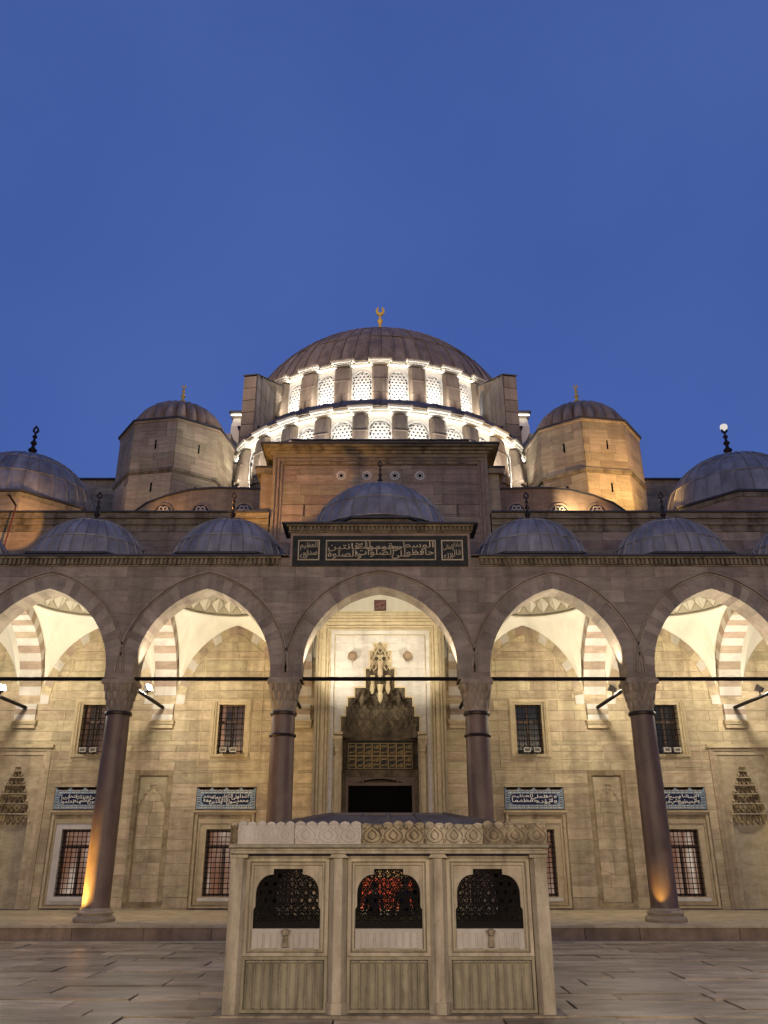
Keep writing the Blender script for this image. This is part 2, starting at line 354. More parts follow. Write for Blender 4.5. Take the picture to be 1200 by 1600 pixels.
# ------------------------------------------------------------------ masonry
UNIT = {}
def unit_stone(mat):
    """Block meshes of unit size with slightly uneven faces, shared by all blocks of one material."""
    if mat.name not in UNIT:
        L = []
        for k in range(6):
            mb = MB(); mb.box(-0.5,0.5,-0.5,0.5,-0.5,0.5)
            mb.v = [(x, y+random.uniform(-0.12,0.12)*(y < 0), z) for x, y, z in mb.v]
            L.append(mesh_of(mb, 'stone_block', mat))
        UNIT[mat.name] = L
    return random.choice(UNIT[mat.name])
def courses(u0, u1, z0, z1, ch, ln, holes=()):
    """Rectangles of coursed masonry, with rectangular holes left out."""
    out = []; n = max(1, round((z1-z0)/ch)); zz = [z0]
    for i in range(n-1): zz.append(z0+(z1-z0)*(i+1)/n + random.uniform(-0.1,0.1)*ch)
    zz.append(z1)
    for k in range(n):
        a, b = zz[k], zz[k+1]
        cuts = sorted({a, b} | {e for h in holes for e in (h[2], h[3]) if a+0.02 < e < b-0.02})
        for c, d in zip(cuts, cuts[1:]):
            iv = [(u0, u1)]
            for h in holes:
                if h[2] < d-0.01 and h[3] > c+0.01:
                    iv = [q for p in iv for q in ((p[0], min(p[1], h[0])), (max(p[0], h[1]), p[1])) if q[1]-q[0] > 0.03]
            for p, q in iv:
                x = p; first = True
                while q-x > 0.02:
                    l = ln*random.uniform(0.6,1.5)*(random.uniform(0.3,1) if first else 1); first = False
                    if q-x-l < 0.35*ln: l = q-x
                    out.append((x, x+l, c, d)); x += l
    return out
def lay(parent, rects, place, mat, rot=0.0, depth=0.06, gap=0.012, limit=300, key=None, name='stone'):
    """place(u, z) gives the wall-face point; blocks stand proud of it by a few mm."""
    if key: rects = sorted(rects, key=key)
    rest = MB()
    for k, (a, b, c, d) in enumerate(rects):
        u, z = (a+b)/2, (c+d)/2; p = place(u, z)
        pr = random.uniform(0.0, 0.010)
        if k < limit:
            n = Vector((math.sin(rot), -math.cos(rot), 0))
            o = obj(name, unit_stone(mat), None, parent, Vector(p)+n*(pr-depth/2+0.012), rot, scale=(b-a-gap, depth, d-c-gap))
        else:
            hw = (b-a-gap)/2; hz = (d-c-gap)/2; cs, sn = math.cos(rot), math.sin(rot); vs = []
            for t in (-pr-0.012, depth-0.012):
                for du, dz in ((-hw,-hz),(hw,-hz),(hw,hz),(-hw,hz)):
                    vs.append((p[0]+du*cs-t*sn, p[1]+du*sn+t*cs, p[2]+dz))
            rest.add(vs, [(0,1,2,3),(0,4,5,1),(1,5,6,2),(2,6,7,3),(3,7,4,0)])
    if rest.v: obj('small_stone', rest, mat, parent, kind='stuff')

# pointed arch: half span a, rise h
def arch_c(a, h): return (h*h-a*a)/(2*a)
def arch_half(a, h, off, n, t0=0.0, t1=1.0):
    c = arch_c(a,h); r = a+c+off; tm = math.acos(c/r)
    return [(-c+r*math.cos(tm*(t0+(t1-t0)*i/n)), r*math.sin(tm*(t0+(t1-t0)*i/n))) for i in range(n+1)]
def arch_line(a, h, off, n):
    p = arch_half(a,h,off,n); return p + [(-x,z) for x, z in reversed(p[:-1])]
def arch_z(x, a, h, off):
    c = arch_c(a,h); r = a+c+off; t = r*r-(abs(x)+c)**2
    return math.sqrt(t) if t > 0 else 0.0
def arch_x(z, a, h, off):
    c = arch_c(a,h); r = a+c+off; t = r*r-z*z
    return max(0.0, math.sqrt(t)-c) if t > 0 else 0.0
def band(mb, cx, zs, a, h, o1, o2, y0, y1, n=20):
    p = arch_line(a,h,o1,n); q = arch_line(a,h,o2,n)
    return mb.loft([[(cx+u[0],y0,zs+u[1]),(cx+v[0],y0,zs+v[1]),(cx+v[0],y1,zs+v[1]),(cx+u[0],y1,zs+u[1])] for u, v in zip(p,q)], True, True, True)
def voussoirs(parent, a, h, t, y0, y1, n, mats, cx, zs, jit=0.006, local=False):
    for side in (1, -1):
        for k in range(n):
            a0, a1 = k/n, (k+1)/n; g = 0.004
            pi = arch_half(a,h,0,3,a0,a1); po = arch_half(a,h,t,3,a0,a1)
            P = pi + list(reversed(po)); P = [(cx+side*x, zs+z) for x, z in P]
            j = random.uniform(-jit, jit)
            mb = MB().prism(P, y0+j, y1, 'y')
            obj('voussoir', mb, mats[(k+(0 if side > 0 else 0)) % len(mats)], parent, local=local)

S = 0.433                    # height of the portico floor
YC, YF, YB, YW = 29.8, 29.3, 30.3, 36.0
COLS = [-15.04,-9.22,-3.4,3.4,9.22,15.04]
BAYS = [(-12.13,2.42,3.07),(-6.31,2.42,3.07),(0.0,2.80,3.14),(6.31,2.42,3.07),(12.13,2.42,3.07)]
ZS = 8.38

# ================================================================== ground and portico floor
gr = obj('courtyard_ground', MB().add([(-300,-200,-0.03),(300,-200,-0.03),(300,400,-0.03),(-300,400,-0.03)],[(0,1,2,3)]), M['mortar'], kind='structure')
pv = thing('courtyard_pavement', 'grey marble slab paving of the courtyard', 'pavement', (0,20,0)); pv['kind'] = 'structure'
del pv['category'], pv['label']
rects = []; y = 11.6
while y < 28.15:
    d = random.choice((0.55,0.7,0.85,1.05)); d = min(d, 28.15-y)
    if 28.15-y-d < 0.3: d = 28.15-y
    x = -15.5-random.uniform(0,2)
    sk0 = random.uniform(-0.05,0.05)
    while x < 15.5:
        l = random.uniform(1.1,3.0); rects.append((x,x+l,y,y+d)); x += l
    y += d
rects = [r for r in rects if not (r[0] > -2.5 and r[1] < 2.8 and r[2] > 15.6 and r[3] < 18.6)]
fx = lambda r: abs((r[0]+r[1])/2)/((r[2]+r[3])/2)
rects.sort(key=fx); rest = MB()
for k, (a,b,c,d) in enumerate(rects):
    g = random.uniform(0.010,0.024); h = random.uniform(-0.012,0.014)
    j = lambda: random.uniform(-0.025,0.025)
    P = [(a+g+j()*0.6,c+g*1.8+j()),(b-g+j()*0.6,c+g*1.8+j()*0.4),(b-g+j()*0.6,d-g*1.2-abs(j())*0.8),(a+g+j()*0.6,d-g*1.2-abs(j())*0.8)]
    mb = MB(); tl = [random.uniform(-0.010,0.010) for _ in range(4)]
    mb.add([(p[0],p[1],-0.05) for p in P]+[(p[0],p[1],h+t) for p, t in zip(P,tl)], [(4,5,6,7),(0,1,5,4),(1,2,6,5),(2,3,7,6),(3,0,4,7)])
    if k < 300: obj('paving_slab', mb, M['pave'], pv)
    else: rest.v, rest.f = rest.add(mb.v, mb.f).v, rest.f
if rest.v: obj('outer_slab', rest, M['pave'], pv, kind='stuff')

pf = thing('portico_platform', 'raised portico floor', 'platform', (0,28.2,0)); pf['kind'] = 'structure'; del pf['label'], pf['category']
obj('platform_core', MB().box(-24,24,28.45,36.4,-0.1,S-0.03), M['kerb'], pf)
x = -17.0
while x < 17.0:                                            # kerb blocks on the step's face
    l = random.uniform(1.2,3.4)
    obj('kerb_stone', MB().box(x+0.008,x+l-0.008,28.2+random.uniform(0,0.015),28.6,-0.05,S-0.075), M['kerb'], pf); x += l
x = -17.0
while x < 17.0:                                            # pale nosing slabs
    l = random.uniform(1.2,2.6)
    obj('nosing_slab', MB().box(x+0.006,x+l-0.006,28.16,29.0,S-0.07,S), M['trim'], pf); x += l
for r0, r1 in ((29.0,30.6),(30.6,32.3),(32.3,34.1),(34.1,36.0)):
    x = -17.0-random.uniform(0,1)
    while x < 17.0:
        l = random.uniform(1.5,2.6)
        obj('floor_slab', MB().box(x+0.006,x+l-0.006,r0+0.006,r1-0.006,S-0.07,S+random.uniform(-0.004,0)), M['trim'], pf); x += l
x = -17.0
while x < 17.0:                                            # pale strip along the foot of the step
    l = random.uniform(1.6,3.2)
    obj('foot_slab', MB().box(x+0.008,x+l-0.008,27.72,28.19,-0.06,0.022), M['trim'], pf); x += l

# ================================================================== columns
def make_column(label, X, collar):
    t = thing('portico_column', label, 'column', (X,YC,S), 'granite columns of the portico')
    b = MB().lathe([(0.64,0),(0.66,0.03),(0.665,0.10),(0.63,0.15),(0.55,0.17),(0.545,0.20),(0.58,0.23),(0.59,0.27),(0.56,0.31),(0.50,0.33),(0.475,0.40)], 32)
    obj('base', b, M['colbase'], t, smooth=True, local=True)
    obj('shaft', MB().lathe([(0.455,0.395),(0.44,0.48),(0.437,2.2),(0.425,4.4),(0.405,6.52)], 40), M['granite'], t, smooth=True, local=True)
    ring = [(0.40,-0.07),(0.455,-0.06),(0.475,0),(0.455,0.06),(0.40,0.07)]
    obj('bronze_ring', MB().lathe([(r,z+6.57) for r,z in ring], 32), M['bronze'], t, smooth=True, local=True)
    if collar: obj('bronze_ring', MB().lathe([(r+0.005,z*0.8+5.82) for r,z in ring], 32), M['bronze'], t, smooth=True, local=True)
    core = []
    for z, r, sq in ((6.63,0.405,0),(6.85,0.43,0.1),(7.10,0.465,0.3),(7.36,0.50,0.6),(7.58,0.535,0.9)):
        ringp = []
        for i in range(32):
            a = 2*math.pi*i/32; c, s_ = math.cos(a), math.sin(a); m = max(abs(c),abs(s_))
            k = (1-sq)+sq*min(1.28,1/m)*0.97
            ringp.append((r*k*c, r*k*s_, z))
        core.append(ringp)
    cp = obj('capital', MB().loft(core, True, True, True), M['capital'], t, local=True)
    # hanging stalactite cells in three tiers
    for tier, (z0,z1,r0,r1,n,sq) in enumerate(((6.70,6.98,0.425,0.475,16,0.15),(6.95,7.27,0.47,0.525,16,0.45),(7.22,7.56,0.52,0.585,16,0.8))):
        for i in range(n):
            a = 2*math.pi*(i+0.5*(tier % 2))/n; hw = math.pi/n*0.86
            def pt(an, r, z):
                c, s_ = math.cos(an), math.sin(an); m = max(abs(c),abs(s_)); k = (1-sq)+sq*min(1.28,1/m)*0.97
                return (r*k*c, r*k*s_, z)
            vs = [pt(a,r0-0.02,z0), pt(a-hw*0.55,r0,z0+0.10), pt(a+hw*0.55,r0,z0+0.10), pt(a-hw,r1-0.035,z1), pt(a,r1,z1), pt(a+hw,r1-0.035,z1), pt(a,r0+0.03,z0+0.12), pt(a-hw,r1-0.12,z1), pt(a+hw,r1-0.12,z1)]
            mb = MB().add(vs, [(0,6,1),(0,2,6),(1,6,4,3),(6,2,5,4),(3,4,5,8,7),(1,3,7),(2,8,5)])
            obj('stalactite', mb, M['capital'], cp, local=True)
    obj('abacus', MB().box(-0.56,0.56,-0.56,0.56,7.56,7.69), M['capital'], t, local=True)
    return t
make_column('dark granite column glowing orange low on one side, beside the window with a white streak', -9.22, False)
make_column('dark granite column with two bronze collars, left of the portal and behind the fountain', -3.4, True)
make_column('dark granite column with two bronze collars, right of the portal and behind the fountain', 3.4, True)
make_column('dark granite column with a short orange glint just above its base', 9.22, False)
make_column('outermost granite column at the left end of the arcade', -15.04, False)
make_column('outermost granite column at the right end of the arcade', 15.04, False)

# ================================================================== arcade
ar = thing('portico_arcade', 'grey stone arcade of pointed arches above the columns', 'arcade', (0,YC,ZS))
HT = 0.66; RT = 0.52
for cx, a, h in BAYS:
    mb = MB(); band(mb, cx, ZS, a, h, RT+0.004, RT+0.055, YF-0.035, YF+0.2, 26); band(mb, cx, ZS, a, h, RT+0.085, HT, YF-0.07, YF+0.2, 26)
    av = obj('arch', mb, M['arcade'], ar)
    voussoirs(av, a, h, RT, YF-0.012, YB, 16, [M['arcade'], M['arcvous']], cx, ZS, 0.008)
ZT = 12.31
core = MB(); N = 30
for cx, a, h in BAYS:
    lo = cx-a-0.6; hi = cx+a+0.6
    lo = max(lo, cx-(a+0.49+0.001)); hi = min(hi, cx+a+0.491)
    hw = 3.4 if cx == 0 else 2.91
    xs = [cx-hw+2*hw*i/N for i in range(N+1)]
    for x0, x1 in zip(xs, xs[1:]):
        za = ZS+max(arch_z(x0-cx,a,h,RT-0.1),0); zb = ZS+max(arch_z(x1-cx,a,h,RT-0.1),0)
        core.add([(x0,YF+0.012,za),(x1,YF+0.012,zb),(x1,YF+0.012,ZT),(x0,YF+0.012,ZT),(x0,YB,za),(x1,YB,zb),(x1,YB,ZT),(x0,YB,ZT)],
                 [(0,1,2,3),(5,4,7,6),(4,5,1,0),(3,2,6,7)])
for c in COLS: core.box(c-0.13,c+0.13,YF+0.014,YB-0.01,ZS,9.6)
obj('spandrel_core', core, M['arcade'], ar)
cz = [ZS+0.02]
while cz[-1] < ZT-0.3: cz.append(cz[-1]+random.uniform(0.36,0.52))
cz[-1] = ZT
n_st = 0
for i in range(len(BAYS)+1):
    L_ = BAYS[i-1] if i > 0 else None; R_ = BAYS[i] if i < len(BAYS) else None
    for z0, z1 in zip(cz, cz[1:]):
        def lb(z): return (L_[0]+arch_x(z-ZS,L_[1],L_[2],HT)) if L_ else -15.6
        def rb(z): return (R_[0]-arch_x(z-ZS,R_[1],R_[2],HT)) if R_ else 15.6
        zz = [z0+0.005+(z1-z0-0.01)*k/4 for k in range(5)]
        mn = min(lb(z) for z in zz); mxx = max(rb(z) for z in zz); x = mn
        if mxx-mn < 0.06: continue
        js = [mn]
        while True:
            l = random.uniform(0.8,1.9)
            if mxx-js[-1]-l < 0.6: break
            js.append(js[-1]+l)
        js.append(mxx)
        for a, b in zip(js, js[1:]):
            lp = [(max(a+0.005,lb(z)+0.004),z) for z in zz]; rp = [(min(b-0.005,rb(z)-0.004),z) for z in zz]
            ok = [k for k in range(5) if rp[k][0]-lp[k][0] > 0.01]
            if len(ok) < 2: continue
            P = [lp[k] for k in ok]+[rp[k] for k in reversed(ok)]
            obj('stone', MB().prism(P, YF-random.uniform(0,0.008), YF+0.05, 'y'), M['arcade'], ar)
for c in COLS:                                             # impost blocks on the capitals
    l = 0.62 if c > 0 and c < 4 else 0.49; r = 0.62 if -4 < c < 0 else 0.49
    l, r = (0.62,0.49) if c == 3.4 else (0.49,0.62) if c == -3.4 else (0.49,0.49)
    obj('impost_block', MB().box(c-l,c+r,YF-0.012,YB,8.125,ZS-0.003), M['arcade'], ar)
    obj('impost_block', MB().box(c-l-0.03,c+r+0.03,YF-0.04,YB+0.03,8.125,8.19), M['capital'], ar)
cor = MB().box(-16,-3.70,YF-0.02,YB,ZT,ZT+0.05); cor.box(3.70,16,YF-0.02,YB,ZT,ZT+0.05)
cor.box(-16,-3.68,YF-0.16,YB,ZT+0.27,ZT+0.34); cor.box(3.68,16,YF-0.16,YB,ZT+0.27,ZT+0.34)
cor.box(-16,-3.70,YF+0.0,YB,ZT+0.05,ZT+0.27); cor.box(3.70,16,YF,YB,ZT+0.05,ZT+0.27)
obj('cornice', cor, M['cornice'], ar)
dn = MB(); x = -15.9
while x < 15.9:
    if abs(x) > 3.72: dn.box(x,x+0.09,YF-0.12,YF+0.01,ZT+0.055,ZT+0.262)
    x += 0.165
obj('dentil_band', dn, M['cornice'], ar, kind='stuff')
ed = MB().box(-16,-3.66,YF-0.24,YB,ZT+0.34,ZT+0.40); ed.box(3.66,16,YF-0.24,YB,ZT+0.34,ZT+0.40)
obj('lead_edge', ed, M['eave'], ar)
rf = MB()
for cx,hw in [(-17.95,2.905),(-12.13,2.905),(-6.31,2.905),(6.31,2.905),(12.13,2.905),(17.95,2.905)]:
    pm_ = MB().plate_hole((cx-hw,cx+hw,YB+0.12 if cx == 0 else YF-0.2,YW),[(cx+2.72*math.cos(2*math.pi*k/24),33.15+2.72*math.sin(2*math.pi*k/24)) for k in range(24)],0.0,0.02,(cx,33.15))
    rf.add([(a,c,ZT+0.40+b+(c-YF)*0.05) for a,b,c in pm_.v],pm_.f)
obj('flat_roof', rf, M['lead'], ar)

# raised inscription block over the middle arch
ib = thing('inscription_block', 'raised stone block above the middle arch framing a long dark inscription', 'inscription', (0,YF,ZT))
obj('block_body', MB().box(-3.36,3.36,YF-0.03,YB+0.1,ZT-0.02,13.62), M['trim'] if False else M['upper'], ib)
zc = 13.62
m = MB().box(-3.44,3.44,YF-0.10,YB+0.1,zc,zc+0.05); obj('cornice', m.box(-3.52,3.52,YF-0.22,YB+0.1,zc+0.22,zc+0.28).box(-3.4,3.4,YF-0.06,YB+0.1,zc+0.05,zc+0.22), M['cornice'], ib)
m = MB(); x = -3.42
while x < 3.40: m.box(x,x+0.08,YF-0.18,YF-0.05,zc+0.055,zc+0.215); x += 0.155
obj('dentil_band', m, M['cornice'], ib, kind='stuff')
obj('lead_edge', MB().box(-3.68,3.68,YF-0.34,YB+0.3,zc+0.28,zc+0.345), M['eave'], ib)
obj('block_body', MB().box(-3.69,3.69,YF-0.022,YB,ZT+0.001,ZT+0.335), M['upper'], ib)
pn = obj('inscription_panel', MB().box(-3.27,3.27,YF-0.055,YF,12.30,13.50), M['verde'], ib)
for nm, (a,b), txt in (('left',(-3.07,-2.26),'صدق الله العظيم'),('mid',(-2.03,2.08),'حافظوا على الصلوات والصلوة الوسطى وقوموا لله قانتين'),('right',(2.28,3.09),'قال الله تبارك وتعالى')):
    obj('border', MB().ring_rect((a,b,12.53,13.33),(a+0.045,b-0.045,12.575,13.285),YF-0.075,YF-0.05), M['letter'], pn)
    if nm == 'mid': tm = stacked(txt, a+0.08,b-0.08,12.585,13.27, YF-0.054, 0.03)
    else:
        ws = txt.split(); tm = script(' '.join(ws[:len(ws)//2+len(ws)%2-(1 if len(ws)==3 else 0)] if False else ws[-(len(ws)//2):]), a+0.08,b-0.08,12.92,13.25, YF-0.054, 0.02)
        t2 = script(' '.join(ws[:len(ws)-len(ws)//2]), a+0.08,b-0.08,12.60,12.95, YF-0.054, 0.02); tm.add(t2.v,t2.f)
    obj('lettering', tm, M['letter'], pn, kind='stuff')
obj('relief_line', MB().box(-0.9,0.75,YF-0.072,YF-0.05,12.995,13.02), M['letter'], pn)

# tie rods
def rod(p, q, label, r=0.07, group='tie rods of the arcade'):
    o = obj('tie_rod', MB().bar(p,q,r,8), M['iron'], None, smooth=True); tag(o, label, 'tie rod', group); return o
zr = 8.13+0.0
for (a,b), lb_ in zip(zip(COLS,COLS[1:]), ('black iron tie rod across the leftmost arch','black iron tie rod across the arch left of the portal','black iron tie rod across the middle arch before the portal','black iron tie rod across the arch right of the portal','black iron tie rod across the rightmost arch')):
    rod((a+0.35,YC-0.2,8.2),(b-0.35,YC-0.2,8.2),lb_)
for c, lb_ in zip(COLS, ('black rod running back to the wall at the far left arcade end','black rod carrying a lit lamp, running to the wall behind the orange lit column','black rod running back to the wall beside the portal on the left','black rod running back to the wall beside the portal on the right','black rod carrying a dark lamp behind the column with the orange glint','black rod running back to the wall at the far right arcade end')):
    rod((c,YB-0.1,8.2),(c,YW-0.25,8.2),lb_,0.075,'rods between columns and wall')

# ================================================================== vaults, transverse arches
TA, TH = 2.85, 3.30
for X in COLS:
    ta = obj('transverse_arch', band(MB(),0,0,TA,TH,0.47,0.50,-0.44,0.44,20), M['facade'], ar, (X,33.15,ZS), R(90))
    for side in (1,-1):
        for k in range(13):
            pi = arch_half(TA,TH,0,2,k/13,(k+1)/13); po = arch_half(TA,TH,0.468,2,k/13,(k+1)/13)
            P = [(side*x,z) for x,z in pi+list(reversed(po))]; j = random.uniform(0,0.006)
            obj('voussoir', MB().prism(P,-0.46-j,0.46+j,'y'), M['vlight' if k % 2 else 'vdark'], ta, local=True)
def vault(cx, hw, zs, ah, rr, zr_, yb=30.28, side_h=None, lab=''):
    """Plaster pendentives between four pointed arches, carrying a pleated ring and a small dome."""
    yc = (YB+YW)/2; hd = (YW-YB)/2; n = 96; rings = [[] for _ in range(6)]
    sh = side_h or TH
    for i in range(n):
        t = 2*math.pi*(i+0.5)/n; c, s_ = math.cos(t), math.sin(t)
        k = min(hw/abs(c) if abs(c) > 1e-6 else 9e9, hd/abs(s_) if abs(s_) > 1e-6 else 9e9)
        px, py = k*c, k*s_
        if abs(px) > hw-1e-6: zb_ = ZS+arch_z(min(abs(py),TA+0.46),TA,sh,0.468)
        else: zb_ = zs+arch_z(px,hw-0.02,ah,0.0)
        for j in range(6):
            u = j/5; v = 1-(1-u)**1.6
            qx, qy = px+(rr*c-px)*u, py+(rr*s_-py)*u
            rings[j].append((cx+qx, yc+qy, zb_+(zr_-zb_)*v))
    t = thing('portico_vault', lab, 'vault', (cx,yc,zs), 'plastered vaults of the portico')
    obj('pendentive', MB().loft(rings, True), M['plaster'], t, smooth=True)
    obj('ring_moulding', MB().lathe([(rr+0.03,0),(rr-0.05,-0.03),(rr-0.09,0.02),(rr-0.05,0.09),(rr-0.02,0.13)],64,(cx,yc,zr_),cap=False), M['plaster'], t, smooth=True)
    m = 26; vs = []; fs = []
    for k in range(m):
        a = 2*math.pi*k/m; d = math.pi/m
        P_ = lambda r, t, z: (cx+r*math.cos(t), yc+r*math.sin(t), zr_+z)
        vs += [P_(rr-0.10,a,0.12), P_(rr-0.05,a-d,0.50), P_(rr-0.50,a,0.70), P_(rr-0.05,a-d,0.72)]
    for k in range(m):
        b = 4*k; nx = 4*((k+1) % m)
        fs += [(b,b+1,b+2),(b,b+2,nx+1),(b+1,b+3,b+2),(b+2,nx+3,nx+1),(b,nx+1,nx)]
    obj('pleated_ring', MB().add(vs,fs), M['plaster'], t)
    ln = MB()
    for k in range(m):
        b, u0, r_, u1 = vs[4*k], vs[4*k+1], vs[4*k+2], vs[4*((k+1) % m)+1]
        ln.bar(b, u0, 0.015, 4); ln.bar(b, u1, 0.015, 4); ln.bar(b, r_, 0.009, 4)
    obj('painted_outline', ln, M['outline'], t, kind='stuff')
    obj('inner_dome', MB().lathe([(rr-0.08,0.60),(rr-0.3,1.1),(rr-0.8,1.75),(rr-1.5,2.15),(0.01,2.35)],40,(cx,yc,zr_),cap=False), M['plaster'], t, smooth=True)
for (cx,a,h), lb_ in zip(BAYS, ('white plaster vault over the leftmost bay','white plaster vault over the bay left of the portal','white plaster vault before the portal','white plaster vault over the bay right of the portal','white plaster vault over the rightmost bay')):
    if cx == 0: vault(cx, 2.92, 8.6, 5.1, 2.72, 13.92, lab=lb_, side_h=TH)
    else: vault(cx, 2.44, ZS, 3.42, 2.40, 12.05, lab=lb_)
for sx, nm in ((-1,'left'),(1,'right')):
    vault(sx*17.95, 2.44, ZS, 3.42, 2.40, 12.05, lab='white plaster vault seen through the outermost transverse arch on the %s' % nm)

# ================================================================== hall front wall under the portico
fw = thing('hall_front_wall', 'tall limestone wall of the prayer hall under the portico, with windows and niches', 'wall', (0,YW,S))
obj('wall_core', MB().box(-20,-1.75,YW+0.52,YW+1.2,S,12.6).box(1.75,20,YW+0.52,YW+1.2,S,12.6), M['mortar'], fw)
WX = [-12.13,-6.31,6.31,12.13]
holes = [(-2.78,2.78,0,12.2)]
for x in WX:
    holes += [(x-0.86,x+0.86,6.08,8.62),(x-1.26,x+1.26,0.45,4.12),(x-1.22,x+1.22,4.12,5.0)]
for x in (-9.35,9.35): holes.append((x-0.78,x+0.78,0.5,5.66))
for x in (-15.05,15.05): holes.append((x-1.32,x+1.32,0.45,6.68))
back = MB()
for (a,b,c,d) in courses(-18,18,S,12.6,30,60,holes): back.box(a,b,YW+0.012,YW+0.5,c,d)
obj('wall_backing', back, M['joint'], fw)
rc = courses(-17.2,17.2,S,12.35,0.43,1.75,holes)
lay(fw, rc, lambda u,z: (u,YW,z), M['facade'], 0, 0.06, 0.012, 300, key=lambda r: -(r[1]-r[0])*(r[3]-r[2])*(1 if abs(r[0]+r[1]) < 27 and r[3] > 1 else 0.2))
# blind arches on the wall carrying the vaults
for cx in (-12.13,-6.31,6.31,12.13):
    wa = obj('wall_arch', band(MB(),cx,ZS,2.06,3.05,-0.035,-0.005,YW-0.05,YW+0.05,24), M['trim'], fw)
    voussoirs(wa, 2.06, 3.05, 0.36, YW-0.035, YW+0.05, 11, [M['vlight'],M['facade'],M['vdark'],M['facade']], cx, ZS, 0.008)
for X in COLS:                                            # corbels and the striped piers above them
    cb = obj('corbel', MB().box(X-0.50,X+0.50,YW-0.22,YW,7.52,7.60).box(X-0.47,X+0.47,YW-0.16,YW,7.36,7.517).box(X-0.52,X+0.52,YW-0.26,YW,7.603,7.69), M['trim'], fw)
    z = 7.70; k = 0
    while z < ZS-0.02:
        z1 = min(z+0.22, ZS-0.005)
        obj('pier_stone', MB().box(X-0.44,X+0.44,YW-0.17-random.uniform(0,0.008),YW,z+0.004,z1-0.004), M['vdark' if k % 2 else 'vlight'], cb); z = z1; k += 1

def grille(parent, x0, x1, z0, z1, y, nx, nz, r=0.017, knob=0.032):
    g = MB()
    for i in range(nx):
        x = x0+(x1-x0)*(i+0.5)/nx; g.bar((x,y,z0),(x,y,z1),r,5)
    for k in range(nz):
        z = z0+(z1-z0)*(k+0.5)/nz; g.bar((x0,y-0.004,z),(x1,y-0.004,z),r,5)
    for i in range(nx):
        for k in range(nz):
            x = x0+(x1-x0)*(i+0.5)/nx; z = z0+(z1-z0)*(k+0.5)/nz; q = knob
            g.add([(x-q,y,z),(x+q,y,z),(x,y-q,z),(x,y+q,z),(x,y,z-q),(x,y,z+q)],[(0,2,4),(2,1,4),(1,3,4),(3,0,4),(2,0,5),(1,2,5),(3,1,5),(0,3,5)])
    return obj('iron_grille', g, M['iron'], parent, kind='stuff')
for k, x in enumerate(WX):
    # upper window: shouldered frame, grille, room behind; thin panel line around
    fr = obj('upper_window', MB().ring_rect((x-0.86,x+0.86,6.08,8.62),(x-0.66,x+0.66,6.24,8.46),YW-0.03,YW+0.3).ring_rect((x-0.66,x+0.66,6.24,8.46),(x-0.55,x+0.55,6.32,8.36),YW+0.02,YW+0.5), M['trim'], fw)
    obj('frame_fillet', MB().ring_rect((x-0.80,x+0.80,6.14,8.56),(x-0.74,x+0.74,6.20,8.50),YW-0.055,YW-0.028), M['trim'], fr)
    obj('sill', MB().box(x-0.80,x+0.80,YW-0.10,YW+0.1,6.20,6.30), M['trim'], fr)
    grille(fr, x-0.55, x+0.55, 6.32, 8.36, YW+0.12, 5, 9)
    pm = M['paneamber'] if x < 0 else M['panedark']
    obj('pane', MB().box(x-0.55,x+0.55,YW+0.42,YW+0.45,6.32,8.36), pm, fr)
    sh = MB()
    for j in range(3): sh.box(x-0.55+0.5*j,x-0.49+0.5*j+0.02,YW+0.34,YW+0.41,6.32,8.36)
    obj('sash', sh.box(x-0.55,x+0.55,YW+0.335,YW+0.405,7.62,7.72), M['wood'], fr)
    obj('panel_line', MB().ring_rect((x-1.29,x+1.29,5.80,10.35),(x-1.25,x+1.25,5.84,10.31),YW-0.035,YW+0.02), M['trim'], fw)
    # lower window
    lw = obj('lower_window', MB().ring_rect((x-0.98,x+0.98,0.62,3.60),(x-0.72,x+0.72,0.90,3.38),YW-0.01,YW+0.5), M['fountnew'] if abs(x) > 10 and x < 0 else M['trim'], fw)
    for (o_, i_, y0) in (((1.26,0.452,4.12),(1.20,0.50,4.06),0.0),((1.20,0.50,4.06),(1.10,0.56,3.93),-0.05),((1.10,0.56,3.93),(1.04,0.60,3.76),-0.015),((1.04,0.60,3.76),(0.98,0.62,3.60),-0.045)):
        obj('window_moulding', MB().ring_rect((x-o_[0],x+o_[0],o_[1],o_[2]),(x-i_[0],x+i_[0],i_[1],i_[2]),YW+y0-0.005,YW+0.3), M['trimdk'] if y0 > -0.02 else M['trim'], lw)
    obj('lintel_moulding', MB().box(x-1.29,x+1.29,YW-0.12,YW+0.02,4.02,4.09), M['trim'], lw)
    obj('sill', MB().box(x-0.86,x+0.86,YW-0.10,YW+0.2,0.74,0.86), M['fountnew'], lw)
    grille(lw, x-0.72, x+0.72, 0.90, 3.38, YW+0.10, 8, 13, 0.016, 0.028)
    wf = MB().ring_rect((x-0.719,x+0.719,0.901,3.379),(x-0.60,x+0.60,1.0,3.28),YW+0.22,YW+0.32)
    wf.box(x-0.60,x+0.60,YW+0.225,YW+0.315,2.66,2.80); wf.box(x-0.06,x+0.06,YW+0.215,YW+0.305,1.0,2.66)
    obj('sash', wf, M['wood'], lw)
    obj('pane', MB().box(x-0.70,x+0.70,YW+0.40,YW+0.43,0.92,3.36), M['paneroom'], lw)
